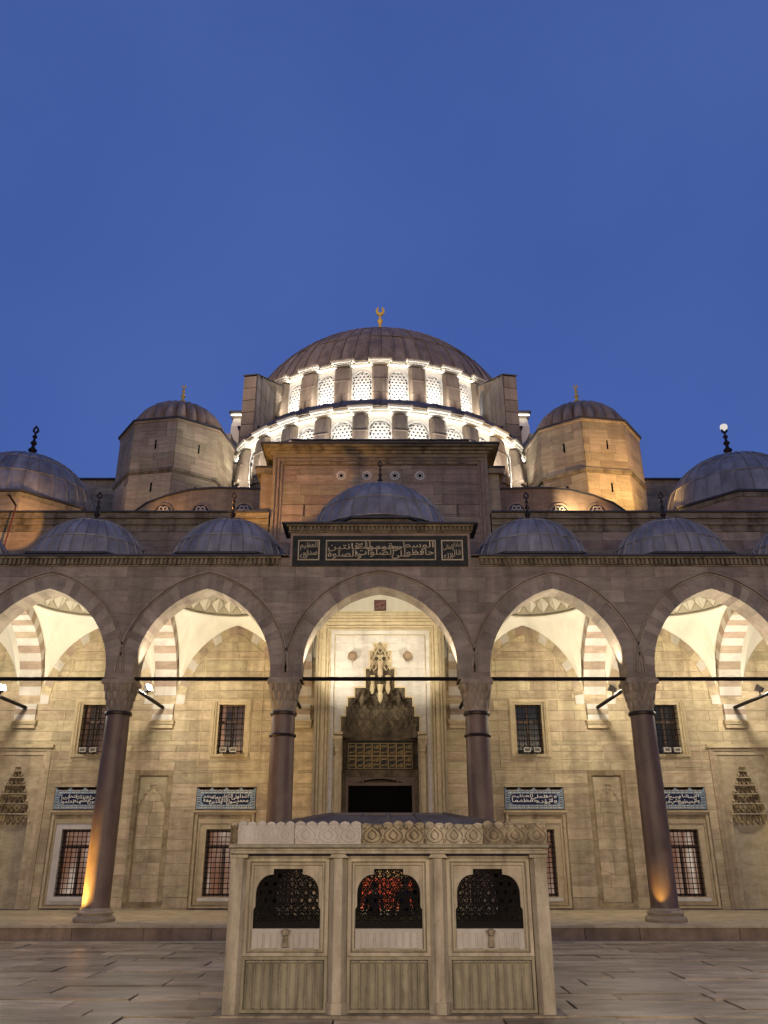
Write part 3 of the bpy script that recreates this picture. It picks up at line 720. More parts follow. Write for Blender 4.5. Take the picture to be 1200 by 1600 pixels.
# blind niches with a stepped top
for x in (-9.35,9.35):
    nf = obj('blind_niche', MB().ring_rect((x-0.78,x+0.78,0.50,5.66),(x-0.60,x+0.60,0.66,5.46),YW-0.02,YW+0.2).ring_rect((x-0.60,x+0.60,0.66,5.46),(x-0.55,x+0.55,0.70,5.41),YW+0.04,YW+0.2), M['trimdk'], fw)
    lay(nf, courses(x-0.55,x+0.55,0.70,5.41,0.47,0.8), lambda u,z: (u,YW+0.09,z), M['facade'], 0, 0.06, 0.01)
    st = [(-0.13,5.10),(0.13,5.10),(0.13,4.90),(0.24,4.90),(0.24,4.72),(0.35,4.72),(0.35,4.52),(0.47,4.52),(0.47,4.34),(0.55,4.34),(0.55,5.41),(-0.55,5.41),(-0.55,4.34),(-0.47,4.34),(-0.47,4.52),(-0.35,4.52),(-0.35,4.72),(-0.24,4.72),(-0.24,4.90),(-0.13,4.90)]
    obj('stepped_hood', MB().prism([(x+p[0],p[1]) for p in st],YW+0.035,YW+0.12,'y'), M['facade'], nf)
    obj('rosette', MB().add(*(lambda m: (m.v,m.f))(MB().bar((x,YW+0.03,4.82),(x,YW+0.08,4.82),0.05,10))), M['facade'], nf)
# prayer niches with stalactite hoods
for x in (-15.05,15.05):
    pn_ = obj('prayer_niche', MB().ring_rect((x-1.32,x+1.32,0.45,6.68),(x-1.14,x+1.14,0.45,6.45),YW-0.06,YW+0.2).ring_rect((x-1.14,x+1.14,0.452,6.45),(x-1.0,x+1.0,0.452,6.28),YW-0.0,YW+0.2), M['facade'], fw)
    obj('niche_cornice', MB().box(x-1.40,x+1.40,YW-0.14,YW+0.05,6.56,6.70), M['trim'], pn_)
    hole = [(-0.72,0.46),(0.72,0.46),(0.72,3.55),(0.66,4.2),(0.50,4.75),(0.34,5.25),(0.15,5.55),(0.12,5.8),(-0.12,5.8),(-0.15,5.55),(-0.34,5.25),(-0.50,4.75),(-0.66,4.2),(-0.72,3.55)]
    obj('niche_face', MB().plate_hole((x-1.0,x+1.0,0.453,6.28),[(x+a,b) for a,b in hole],YW+0.05,YW+0.5,(x,3.4)), M['facade'], pn_)
    nb_ = MB().lathe([(0.72,0.45),(0.72,3.6),(0.66,4.4),(0.4,5.3),(0.1,5.9)],16,(x,YW+0.05,0),0.0,math.pi,False)
    nb_.v = [(a,YW+0.05+(b-YW-0.05)*0.55,c) for a,b,c in nb_.v]; obj('niche_back', nb_, M['facade'], pn_)
    for tier,(z0,z1,hw,n,dy) in enumerate(((3.56,3.98,0.74,7,0.30),(3.98,4.38,0.64,6,0.24),(4.38,4.76,0.53,5,0.18),(4.76,5.10,0.41,4,0.13),(5.10,5.40,0.28,3,0.08),(5.40,5.66,0.16,2,0.05))):
        for i in range(n):
            u = x-hw+2*hw*(i+0.5)/n; q = hw/n
            yy = YW+0.05+dy*math.sqrt(max(0,1-((u-x)/hw)**2))
            m = MB().add([(u-q,yy,z1),(u+q,yy,z1),(u+q*0.85,yy,z0+0.12),(u,yy-0.02,z0),(u-q*0.85,yy,z0+0.12),(u-q,yy+0.4,z1),(u+q,yy+0.4,z1),(u,yy+0.4,z0),(u,yy+0.12,z0+0.22),(u-q*0.6,yy,z0+0.17),(u+q*0.6,yy,z0+0.17),(u,yy,z1-0.07)],
                [(0,11,9,4),(11,1,2,10),(9,8,3,4),(8,10,2,3),(11,8,9),(11,10,8),(0,1,11),(0,5,6,1),(4,3,7,5,0),(3,2,1,6,7)])
            obj('stalactite', m, M['trimdk'], pn_)
        obj('tier_fillet', MB().box(x-hw-0.02,x+hw+0.02,YW+0.01,YW+0.12,z1-0.035,z1+0.005), M['facade'], pn_)
        for sx in (-1,1): obj('tier_bracket', MB().prism([(x+sx*(hw+0.01),z0+0.02),(x+sx*(hw+0.10),z0+0.12),(x+sx*(hw+0.10),z0+0.16),(x+sx*(hw+0.01),z0+0.16)],YW+0.005,YW+0.1,'y'), M['facade'], pn_)

# tile panels over the lower windows
for x, txt, lb_ in ((-12.13,'لا تخافون فعلم ما لم تعلموا فجعل من دون ذلك فتحا قريبا','navy tile panel with white script, partly behind the orange lit column'),
                    (-6.31,'محمد رسول الله والذين معه اشداء على الكفار رحماء بينهم','navy tile panel with white script, over the window left of the fountain'),
                    (6.31,'ولا يؤده حفظهما وهو العلي العظيم','navy tile panel with white script, over the window right of the fountain'),
                    (12.13,'ولا يحيطون بشيء من علمه الا بما شاء وسع كرسيه','navy tile panel with white script, partly behind the column with the orange glint')):
    tp = thing('tile_panel', lb_, 'tile panel', (x,YW,4.14), 'blue tile panels over the windows')
    P = [(x-1.21,4.13),(x+1.21,4.13),(x+1.21,5.04)]
    for i in range(4):
        u1 = x+1.21-0.605*i; u0 = u1-0.605
        P += [(u1-0.06,4.94),(u1-0.13,4.90),(u0+0.13,4.90),(u0+0.06,4.94),(u0,5.04)]
    obj('crest_outline', MB().prism(P,YW-0.03,YW+0.05,'y'), M['tilered'], tp)
    P2 = [(x+(a-x)*0.985,4.15 if b < 4.2 else b-0.03) for a,b in P]
    obj('border_tiles', MB().prism(P2,YW-0.042,YW-0.029,'y'), M['tilelight'], tp)
    f = [(x-1.0,4.53)]+[(x-0.82+0.18*math.cos(R(a))*1.0,4.53+0.21*math.sin(R(a))) for a in (150,120,95)]+[(x+0.82-0.18*math.cos(R(a)),4.53+0.21*math.sin(R(a))) for a in (95,120,150)]+[(x+1.0,4.53)]
    f += [(a,2*4.53-b) for a,b in reversed(f[1:-1])]
    ct = obj('field_tiles', MB().prism(f,YW-0.050,YW-0.041,'y'), M['tileblue'], tp)
    obj('lettering', stacked(txt,x-0.92,x+0.92,4.33,4.73,YW-0.049,0.012), M['tilewhite'], tp, kind='stuff')
    bl = MB(); br = MB()
    for zc_, n_, in ((4.235,12),(4.825,12)):
        for i in range(n_):
            u = x-1.08+2.16*(i+0.5)/n_
            bl.box(u-0.075,u+0.03,YW-0.047,YW-0.041,zc_-0.045,zc_+0.045)
            br.box(u-0.065,u+0.07,YW-0.052,YW-0.046,zc_-0.05,zc_-0.032); br.box(u-0.06,u-0.045,YW-0.0525,YW-0.0465,zc_-0.03,zc_+0.05); br.box(u+0.0,u+0.014,YW-0.0525,YW-0.0465,zc_-0.03,zc_+0.035); br.box(u-0.04,u+0.05,YW-0.052,YW-0.046,zc_+0.036,zc_+0.05)
    for sx in (-1,1):
        for i in range(4):
            z = 4.32+0.14*i; bl.box(x+sx*1.10-0.05,x+sx*1.10+0.05,YW-0.047,YW-0.041,z-0.05,z+0.04); br.box(x+sx*1.10-0.05,x+sx*1.10+0.05,YW-0.052,YW-0.046,z-0.02,z)
    obj('border_motif', bl, M['tileblue'], tp, kind='stuff'); obj('border_knot', br, M['tilewhite'], tp, kind='stuff')

# ------------------------------------------------------------------ portal
YP = 35.4
po = thing('portal', 'tall carved stone portal with stepped stalactite niche above a black doorway', 'portal', (0,YP,S))
# nested frame mouldings (open at the foot)
def gate(x_o, x_i, z_o, z_i, y0, y1=YW+0.4):
    P = [(-x_o,S),(-x_i,S),(-x_i,z_i),(x_i,z_i),(x_i,S),(x_o,S),(x_o,z_o),(-x_o,z_o)]
    vs = [(p[0],y0,p[1]) for p in P]+[(p[0],y1,p[1]) for p in P]
    return MB().add(vs, [(0,1,2,7),(7,2,3,6),(3,4,5,6)]+[(i,i+8,(i+1)%8+8,(i+1)%8) for i in range(8)])
seq = [(2.76,2.66,12.10,12.0,0.0,'trim'),(2.66,2.62,12.0,11.95,0.06,'facade'),(2.62,2.54,11.95,11.86,0.01,'trim'),(2.54,2.50,11.86,11.82,0.07,'facade'),(2.50,2.34,11.82,11.70,0.035,'trim'),
       (2.34,2.30,11.70,11.66,0.10,'facade'),(2.30,2.22,11.66,11.58,0.05,'trim'),(2.22,2.18,11.58,11.53,0.115,'facade'),(2.18,2.12,11.53,11.47,0.07,'trim'),(2.12,1.97,11.47,11.30,0.10,'marble'),(1.97,1.93,11.30,11.25,0.15,'trim')]
for (a,b,c,d,y,mt) in seq: obj('frame_moulding', gate(a-0.001,b+0.001,c-0.001,d+0.001,YP+y), M[mt], po)
obj('top_cornice', MB().box(-2.86,2.86,YP-0.10,YW,12.10,12.17).box(-2.80,2.80,YP-0.05,YW,12.173,12.30), M['trim'], po)
# field with the stepped opening
half = [(0.28,10.90),(0.28,10.57),(0.46,10.57),(0.46,9.82),(0.64,9.82),(0.64,9.01),(1.08,9.01),(1.08,8.60),(1.38,8.60),(1.38,8.23),(1.46,8.23),(1.46,7.81),(1.66,7.81),(1.66,7.15)]
def stepped(g):   # outline shrunk by g
    return [(max(0.05,x-g), z-(g if True else 0)) for x,z in half]
YFp = YP+0.13
fieldL = MB(); zprev = 11.25
zz = [11.25,10.90,10.57,9.82,9.01,8.60,8.23,7.81,7.15]; xx = [0.0,0.28,0.46,0.64,1.08,1.38,1.46,1.66]
for k in range(8):
    z1, z0, xi = zz[k], zz[k+1], xx[k]
    for sx in (-1,1):
        xs = sorted((sx*xi, sx*1.93))
        n = 2 if xi < 0.5 else 1
        for i in range(n):
            u0 = xs[0]+(xs[1]-xs[0])*i/n; u1 = xs[0]+(xs[1]-xs[0])*(i+1)/n
            obj('field_slab', MB().box(u0+0.003,u1-0.003,YFp-random.uniform(0,0.003),YW+0.6,z0+0.002,z1-0.002), M['marble'], po)
for sx in (-1,1):
    xs = sorted((sx*1.60, sx*1.93)); z = S
    obj('niche_jamb', MB().box(xs[0],xs[1],YFp+0.02,YW+0.6,S,6.18), M['facade'], po)
    obj('niche_jamb', MB().box(xs[0],xs[1],YFp+0.10,YW+0.6,6.18,7.15), M['facade'], po)
    cc = (sx*1.77,YFp+0.03,0)
    cn_ = obj('colonnette', MB().lathe([(0.10,S+0.02),(0.10,6.12),(0.13,6.14),(0.13,6.2),(0.07,6.24),(0.07,6.34),(0.12,6.38),(0.12,6.42),(0.10,6.46),(0.16,6.66),(0.19,6.86)],14,cc), M['trim'], po, smooth=True)
    obj('colonnette_cap', MB().box(cc[0]-0.2,cc[0]+0.2,YFp-0.16,YFp+0.1,6.86,6.98), M['trim'], cn_)
    obj('bracket', MB().box(min(sx*1.56,sx*1.95),max(sx*1.56,sx*1.95),YFp-0.05,YFp+0.2,7.06,7.16), M['trim'], po)
# raised fillet following the steps
fl = MB(); pts = [(0.28,10.90)]+half[1:]
for sx in (-1,1):
    for (p,q) in zip([(0.0,10.90)]+half, half):
        x0,x1 = sorted((sx*p[0],sx*q[0])); z0,z1 = sorted((p[1],q[1]))
        e_ = 0.028 if x1-x0 < 0.01 else 0.0315; fl.box(x0-e_-0.0005*sx,x1+e_+0.0003*sx,YFp-0.035-(e_-0.028),YFp+0.02,z0-e_,z1+e_)
obj('stepped_fillet', fl, M['trim'], po, kind='stuff')
# niche interior: back wall, side walls, stalactite cells
obj('niche_back', MB().box(-1.70,1.70,YP+1.22,YP+1.4,5.05,11.0), M['nicheshade'], po)
obj('niche_soffit', MB().box(-1.7,1.7,YP+0.15,YP+1.3,10.91,11.0), M['nicheshade'], po)
def cell(an, r, hw, z0, z1, pr, mat):
    """One hanging stalactite on a half-round tier of radius r: a hollow pointed niche leaning inwards by pr."""
    ca, sa = math.cos(an), math.sin(an)
    def T(u, d, z): return ((r-d)*ca-u*sa, YFp+0.02+((r-d)*sa+u*ca)*0.62, z)
    h = z1-z0; zl = z0+h*0.34; n = 4
    vs = [T(-hw,pr*0.75,z1),T(hw,pr*0.75,z1),T(hw*0.95,pr*0.30,zl),T(0,pr*0.15,z0),T(-hw*0.95,pr*0.30,zl),T(0,pr,z1-h*0.08),T(0,pr*1.05,z1)]
    a0 = len(vs)
    for i in range(n+1):
        q = math.pi*i/n; vs.append(T(hw*0.80*math.cos(q), pr*0.28-0.16*math.sin(q), zl+0.03))
    fs = [(0,5,a0+n,4),(5,1,2,a0),(0,6,5),(6,1,5)]
    fs += [(5,a0+i,a0+i+1) for i in range(n)]
    fs.append((4,a0+n)+tuple(a0+i for i in range(n-1,0,-1))+(a0,2,3))
    b0 = len(vs); vs += [T(-hw,-0.15,z1),T(hw,-0.15,z1),T(hw,-0.15,zl),T(0,-0.15,z0),T(-hw,-0.15,zl)]
    fs += [(0,b0,b0+1,1,6),(1,b0+1,b0+2,2),(2,b0+2,b0+3,3),(3,b0+3,b0+4,4),(4,b0+4,b0,0)]
    obj('stalactite', MB().add(vs,fs), mat, po)
TI = [(7.30,7.82,1.62,13),(7.76,8.24,1.44,11),(8.16,8.62,1.36,11),(8.54,9.03,1.06,9),(8.94,9.44,0.64,6),(9.34,9.84,0.60,6),(9.76,10.20,0.46,5),(10.1,10.58,0.42,4),(10.45,10.91,0.27,3)]
hwal = MB()
for k,(z0,z1,r,n) in enumerate(TI):
    mt = M['nicheshade'] if k < 6 else M['facade']  # painted shade tone on the lower tiers, plain stone on the bright top
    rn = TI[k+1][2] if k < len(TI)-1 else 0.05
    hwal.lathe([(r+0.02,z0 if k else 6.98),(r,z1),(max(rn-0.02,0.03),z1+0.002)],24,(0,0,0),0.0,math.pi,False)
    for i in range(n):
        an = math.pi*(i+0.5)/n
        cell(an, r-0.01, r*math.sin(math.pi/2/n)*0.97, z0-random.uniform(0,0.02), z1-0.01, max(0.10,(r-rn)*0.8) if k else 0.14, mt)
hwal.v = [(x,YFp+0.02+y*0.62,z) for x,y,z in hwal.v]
obj('niche_vault', hwal, M['nicheshade'], po)
for (u,z0,dy) in ((0,8.35,0.20),(-0.34,8.75,0.26),(0.34,8.75,0.26),(0,9.35,0.14),(-0.80,8.25,0.30),(0.80,8.25,0.30)):   # pendant drops
    obj('pendant', MB().lathe([(0.0,0),(0.05,0.06),(0.11,0.22),(0.12,0.38),(0.08,0.48),(0.13,0.72),(0.14,0.80)],8,(u,YFp+dy,z0)), M['nicheshade'] if abs(u) > 0.5 else M['facade'], po)  # outer drops take the painted shade tone
obj('niche_wall_slab', MB().box(-1.6,-0.54,YP+1.17,YP+1.23,6.98,7.6).box(-0.53,0.53,YP+1.165,YP+1.23,6.98,7.6).box(0.54,1.6,YP+1.17,YP+1.23,6.98,7.6), M['nicheshade'], po)
ip = obj('inscription_board', MB().box(-1.42,1.42,YP+1.08,YP+1.22,5.72,6.90), M['verde'], po)
for r_ in range(2):
    for c_ in range(8):
        u0 = -1.36+0.34*c_; v0 = 5.78+0.52*r_
        bm_ = MB().ring_rect((u0,u0+0.335,v0,v0+0.51),(u0+0.014,u0+0.321,v0+0.014,v0+0.496),YP+1.062,YP+1.085)
        obj('cell_border', bm_, M['giltink'], ip)
wl = 'بسم الله الرحمن الرحيم'.split()
ln_ = MB()
for r_ in range(2):
    for c_ in range(8):
        u0 = -1.36+0.34*(7-c_); v0 = 5.78+0.52*(1-r_)
        wd = wl[(r_*8+c_) % len(wl)]; t1 = script(wd,u0+0.06,u0+0.28,v0+0.06,v0+0.22,YP+1.078,0.012); t2 = script(wl[(r_*8+c_+1) % len(wl)],u0+0.06,u0+0.28,v0+0.28,v0+0.44,YP+1.078,0.012)
        ln_.add(t1.v,t1.f); ln_.add(t2.v,t2.f)
obj('lettering', ln_, M['giltink'], ip, kind='stuff')
obj('crest_band', MB().box(-1.52,1.52,YP+1.02,YP+1.22,6.92,7.02), M['nicheshade'], po)
# door: low arch, wooden frame, black curtain
dr = obj('doorway', MB().box(-1.60,-1.44,YP+0.75,YP+1.4,S,5.70).box(1.44,1.60,YP+0.75,YP+1.4,S,5.70).box(-1.44,1.44,YP+0.8,YP+1.4,5.42,5.70), M['nicheshade'], po)
A_ = [(-1.44,5.42)]+[(-1.1+2.2*i/10, 5.25+0.13*math.sin(math.pi*i/10)) for i in range(11)]+[(1.44,5.42)]
obj('door_arch', MB().prism([(-1.44,5.419),(-1.44,5.20)]+[(-1.0+2.0*i/10,5.20+0.15*math.sin(math.pi*i/10)) for i in range(11)]+[(1.44,5.20),(1.44,5.419)],YP+0.84,YP+1.3,'y'), M['wood'], dr)
for sx in (-1,1):
    obj('hinge_post', MB().box(sx*0.72-0.03,sx*0.72+0.03,YP+0.70,YP+0.84,5.18,5.52), M['wood'], dr)
    obj('door_jamb', MB().box(min(sx*1.32,sx*1.44),max(sx*1.32,sx*1.44),YP+0.85,YP+1.3,S,5.20), M['wood'], dr)
obj('door_lintel', MB().box(-1.32,1.32,YP+0.86,YP+1.3,5.08,5.20), M['wood'], dr)
obj('door_curtain', MB().box(-1.32,1.32,YP+1.0,YP+1.08,2.35,5.08), M['curtain'], dr)
for sx in (-1,1):
    bs = obj('carved_boss', MB().lathe([(0.02,-0.2),(0.12,-0.17),(0.19,-0.08),(0.2,0.0),(0.19,0.08),(0.12,0.17),(0.02,0.2)],14,(sx*1.18,YFp-0.14,10.32)), M['kerb'], po, smooth=True)
# red-carpeted vestibule behind the curtain, lit
ves = thing('vestibule', 'red carpeted lit entrance room behind the door, seen through the middle fountain grille', 'room', (0,YP+2.5,S))
obj('carpet_floor', MB().box(-2.2,2.2,YP+1.45,YP+5.5,S-0.05,S+0.02), M['carpet'], ves)
obj('red_hanging', MB().box(-2.2,2.2,YP+5.48,YP+5.5,S,1.45), M['carpet'], ves)
obj('end_wall', MB().box(-2.2,2.2,YP+5.5,YP+5.6,S,5.6), M['facade'], ves)
obj('side_wall', MB().box(-2.3,-2.2,YP+1.45,YP+5.5,S,5.6), M['facade'], ves); obj('side_wall', MB().box(2.2,2.3,YP+1.45,YP+5.5,S,5.6), M['facade'], ves)
obj('room_ceiling', MB().box(-2.3,2.3,YP+1.42,YP+5.6,5.6,5.7), M['facade'], ves)
light('POINT', (0,YP+3.2,4.6), None, 700, (1.0,0.80,0.58), radius=0.2, name='assumed_vestibule_lamp')  # assumed lamp, unseen, added to light the red room
# plaster lunette and little board over the portal
lun = obj('plaster_lunette', MB().box(-2.93,2.93,YW-0.02,YW+0.3,12.302,13.95), M['plaster'], po)
sb = thing('sign_board', 'small dark red board with two lines of faded script, high over the portal', 'sign', (0,YW-0.05,12.6))
obj('board', MB().box(-0.25,0.25,YW-0.07,YW-0.022,12.5,12.95), M['signred'], sb)
obj('board_edge', MB().ring_rect((-0.27,0.27,12.48,12.97),(-0.24,0.24,12.51,12.94),YW-0.085,YW-0.0225), M['wood'], sb)
t1 = script('الله اكبر',-0.2,0.2,12.72,12.9,YW-0.069,0.01); t2 = script('لا اله الا الله',-0.2,0.2,12.54,12.7,YW-0.069,0.01); t1.add(t2.v,t2.f)
obj('lettering', t1, M['signink'], sb, kind='stuff')

# ------------------------------------------------------------------ floodlights of the portico
def sill_lamp(x, label):
    t = thing('window_floodlight', label, 'floodlight', (x,YW-0.16,6.30), 'small floodlights on the window sills')
    y = YW-0.2
    b = MB().add([(x-0.12,y-0.12,6.36),(x+0.12,y-0.12,6.36),(x+0.12,y+0.05,6.36),(x-0.12,y+0.05,6.36),(x-0.13,y-0.16,6.52),(x+0.13,y-0.16,6.52),(x+0.13,y+0.06,6.58),(x-0.13,y+0.06,6.58)],
        [(0,3,2,1),(0,1,5,4),(1,2,6,5),(2,3,7,6),(3,0,4,7),(4,5,6,7)])
    obj('housing', b, M['lampgrey'], t)
    obj('rim', MB().ring_rect((x-0.14,x+0.14,6.36,6.54),(x-0.105,x+0.105,6.395,6.505),y-0.175,y-0.135), M['marble'], t)
    obj('bracket', MB().box(x-0.02,x+0.02,y-0.04,y+0.1,6.30,6.36), M['iron'], t)
for x, nm in zip(WX, ('window by the orange lit column','window left of the portal','window right of the portal','window by the glinting column')):
    sill_lamp(x-0.21, 'left small floodlight on the sill of the upper %s' % nm)
    sill_lamp(x+0.21, 'right small floodlight on the sill of the upper %s' % nm)
for x in (-17.95,-12.13,-6.31,6.31,12.13,17.95):
    light('SPOT', (x,YW-0.75,6.75), (x,YW-3.0,12.0), 760, WHITE, 105, 0.8, 0.12, 'sill_lamp_light')
for sx, p_ in ((-1,460),(1,330)): light('SPOT', (sx*2.75,YB+3.0,8.8), (sx*0.2,YW-0.6,10.4), p_, WHITE, 110, 0.8, 0.10, 'assumed_portal_lamp')  # assumed lamps without fixtures, added to light the portal carving
light('SPOT', (0,YB+0.5,12.0), (0,YW,12.6), 800, WHITE, 100, 0.8, 0.15, 'added_lunette_lamp')  # added lamp without a fixture, brightens the plaster lunette
for cx,a,h in BAYS:                                        # assumed small uplights by the tie rods, added to wash the arch soffits
    for sx in (-1,1): light('SPOT', (cx+sx*(a-0.26),YC+0.02,8.35), (cx+sx*(a-0.62),YC+0.02,10.2), 420, WHITE, 80, 0.8, 0.04, 'assumed_soffit_uplight')
def rod_lamp(X, y, lit, aim, label):
    t = thing('rod_floodlight', label, 'floodlight', (X,y,8.27), 'floodlights on the rods')
    obj('bracket', MB().bar((X,y,8.2),(X,y,8.42),0.025,6), M['iron'], t)
    d = Vector(aim).normalized(); c = Vector((X,y,8.52)); q = d.cross(Vector((0,0,1))).normalized(); u = q.cross(d)
    rg = lambda s, r: [tuple(c+d*s+q*(r*a)+u*(r*b)) for a,b in ((-1,-1),(1,-1),(1,1),(-1,1))]
    obj('housing', MB().loft([rg(-0.14,0.09),rg(0.10,0.14)],True,True,False), M['lampgrey'], t)
    obj('lens', MB().loft([rg(0.085,0.125),rg(0.09,0.12)],True,True,True), M['lampface'] if lit else M['lampgrey'], t)
rod_lamp(-15.04, 33.2, True, (0.75,-0.45,0.45), 'lit white floodlight on the rod at the far left edge')
rod_lamp(-9.22, 33.2, True, (0.75,-0.45,0.45), 'lit white floodlight on the rod behind the orange lit column')
rod_lamp(9.22, 33.2, False, (-0.6,0.6,0.5), 'dark floodlight on the rod behind the column with the orange glint')
rod_lamp(15.04, 33.2, False, (-0.6,0.6,0.5), 'dark floodlight on the rod at the far right edge')
for x in (-15.04,-9.22): light('POINT', (x+0.22,33.1,8.66), None, 430, WHITE, radius=0.1, name='rod_lamp_light')
for x in (15.04,9.22): light('POINT', (x-0.22,33.3,8.66), None, 430, WHITE, radius=0.1, name='rod_lamp_light')
# assumed sodium uplights, without fixtures, at the foot of two columns
light('SPOT', (-10.75,YC-0.75,S+0.22), (-9.5,YC-0.1,S+1.35), 2300, (1.0,0.60,0.14), 66, 0.8, 0.04, 'assumed_column_uplight')
light('SPOT', (8.72,YC-0.80,S+0.30), (9.05,YC-0.35,S+1.0), 130, (1.0,0.60,0.14), 50, 0.8, 0.03, 'assumed_column_uplight')

# ================================================================== roofs: lead domes
def lead_dome(parent, c, prof, nseg, mat, seam=0.035, rows=None, eave=True, front_only=True):
    """Dome of lead sheets. prof: list of (r,z) from the foot to the crown, split in rows of sheets with standing seams."""
    rows = rows or [(i,i+1) for i in range(len(prof)-1)]
    d = 2*math.pi/nseg; rest = MB()
    for (a,b) in rows:
        mb = MB(); seg = prof[a:b+1]; vs = []; fs = []
        na = 2
        for r, z in seg:
            for k in range(na+1):
                t = -d/2+d*k/na; vs.append((r*math.sin(t), -r*math.cos(t), z))
        m = na+1
        for i in range(len(seg)-1):
            for k in range(na): fs.append((i*m+k,i*m+k+1,(i+1)*m+k+1,(i+1)*m+k))
        mb.add(vs, fs)
        s = seam/2; ring = []
        for i,(r,z) in enumerate(seg):
            r0,z0 = seg[max(0,i-1)]; r1,z1 = seg[min(len(seg)-1,i+1)]
            tx, tz = r1-r0, z1-z0; l = math.hypot(tx,tz) or 1; nx, nz = tz/l, -tx/l
            rr, rz = r+nx*seam*1.1, z+nz*seam*1.1
            f = lambda R_, off: (R_*math.sin(-d/2)+off*math.cos(-d/2), -R_*math.cos(-d/2)+off*math.sin(-d/2))
            pa = f(r,-s); pb = f(rr,-s*0.6); pc = f(rr,s*0.6); pd = f(r,s)
            ring.append([(*pa,z),(*pb,rz),(*pc,rz),(*pd,z)])
        mb.loft(ring, False)
        # lap at the foot of the sheet
        r, z = seg[0]; lap = []
        for k in range(na+1):
            t = -d/2+d*k/na; lap.append([((r+q)*math.sin(t),-(r+q)*math.cos(t),z+h) for q,h in ((0,-0.03),(seam*0.8,-0.02),(seam*0.8,0.02),(0,0.04))])
        mb.loft(lap, False)
        me = mesh_of(mb, 'lead_sheet', mat, True)
        for k in range(nseg):
            ang = (k+0.5)*d
            if math.cos(ang) < -0.25 and front_only:
                cs, sn = math.cos(ang), math.sin(ang)
                rest.add([(x*cs-y*sn, x*sn+y*cs, z) for x,y,z in mb.v], mb.f); continue
            kk = random.uniform(0.999,1.005); obj('lead_sheet', me, None, parent, c, ang+random.uniform(-0.004,0.004), scale=(kk,kk,1))
    if rest.v:
        rest.v = [(x+c[0],y+c[1],z+c[2]) for x,y,z in rest.v]
        obj('rear_lead_sheet', rest, mat, parent, smooth=True, kind='stuff')
def cap_prof(rb, hb, n, z0=0.0, rt=0.02):
    """Spherical cap with base radius rb and height hb."""
    Rs = (rb*rb+hb*hb)/(2*hb); zc_ = hb-Rs; a0 = math.atan2(-zc_, rb); out = []
    for i in range(n+1):
        a = a0+(math.pi/2-a0)*i/n; out.append((max(rt,Rs*math.cos(a)), z0+zc_+Rs*math.sin(a)))
    return out
def finial(parent, c, h, mat, crescent=False, ball=0.0, rk=1.0):
    P = [(0.10,-0.25),(0.10,0.0),(0.17,0.05),(0.08,0.11),(0.05,0.16),(0.12,0.26),(0.05,0.34),(0.04,0.40),(0.09,0.47),(0.04,0.54),(0.03,0.60),(0.07,0.66),(0.03,0.72),(0.02,0.78)]
    f = obj('finial', MB().lathe([(r*rk*h, z*h) for r,z in P], 12, c), mat, parent, smooth=True)
    if crescent:
        n = 14; m = MB(); rg = []
        for i in range(n+1):
            a = R(90+28)+R(304)*i/n; wd = 0.012+0.045*math.sin(math.pi*i/n)
            cx_, cz_ = 0.058*math.cos(a), 0.075*math.sin(a)
            rg.append([(c[0]+h*(cx_+wd*math.cos(a)*q+0*t), c[1]+h*0.02*t, c[2]+h*(0.885+cz_+wd*math.sin(a)*q)) for q,t in ((-0.5,-1),(0.5,-1),(0.5,1),(-0.5,1))])
        obj('crescent', m.loft(rg,True,True,True), mat, f)
    else:   # open leaf-shaped top
        o = [(0.0,0.74),(0.085,0.82),(0.075,0.90),(0.0,1.0),(-0.075,0.90),(-0.085,0.82)]; i_ = [(x*0.45,0.875+(z-0.875)*0.5) for x,z in o]
        m = MB(); n = 6
        vs = [(c[0]+h*x,c[1]-0.02*h,c[2]+h*z) for x,z in o+i_]+[(c[0]+h*x,c[1]+0.02*h,c[2]+h*z) for x,z in o+i_]
        fs = []
        for k in range(n):
            j = (k+1)%n; fs += [(k,j,j+6,k+6),(k+12,k+18,j+18,j+12),(k,k+12,j+12,j),(k+6,j+6,j+18,k+18)]
        obj('finial_leaf', m.add(vs,fs), mat, f)
    if ball: obj('baked_glow_cluster', MB().lathe([(0.0,-ball),(ball*0.8,-ball*0.6),(ball,0),(ball*0.8,ball*0.6),(0.0,ball)],8,(c[0],c[1],c[2]+h*0.95)), M['cluster'], f)
    return f

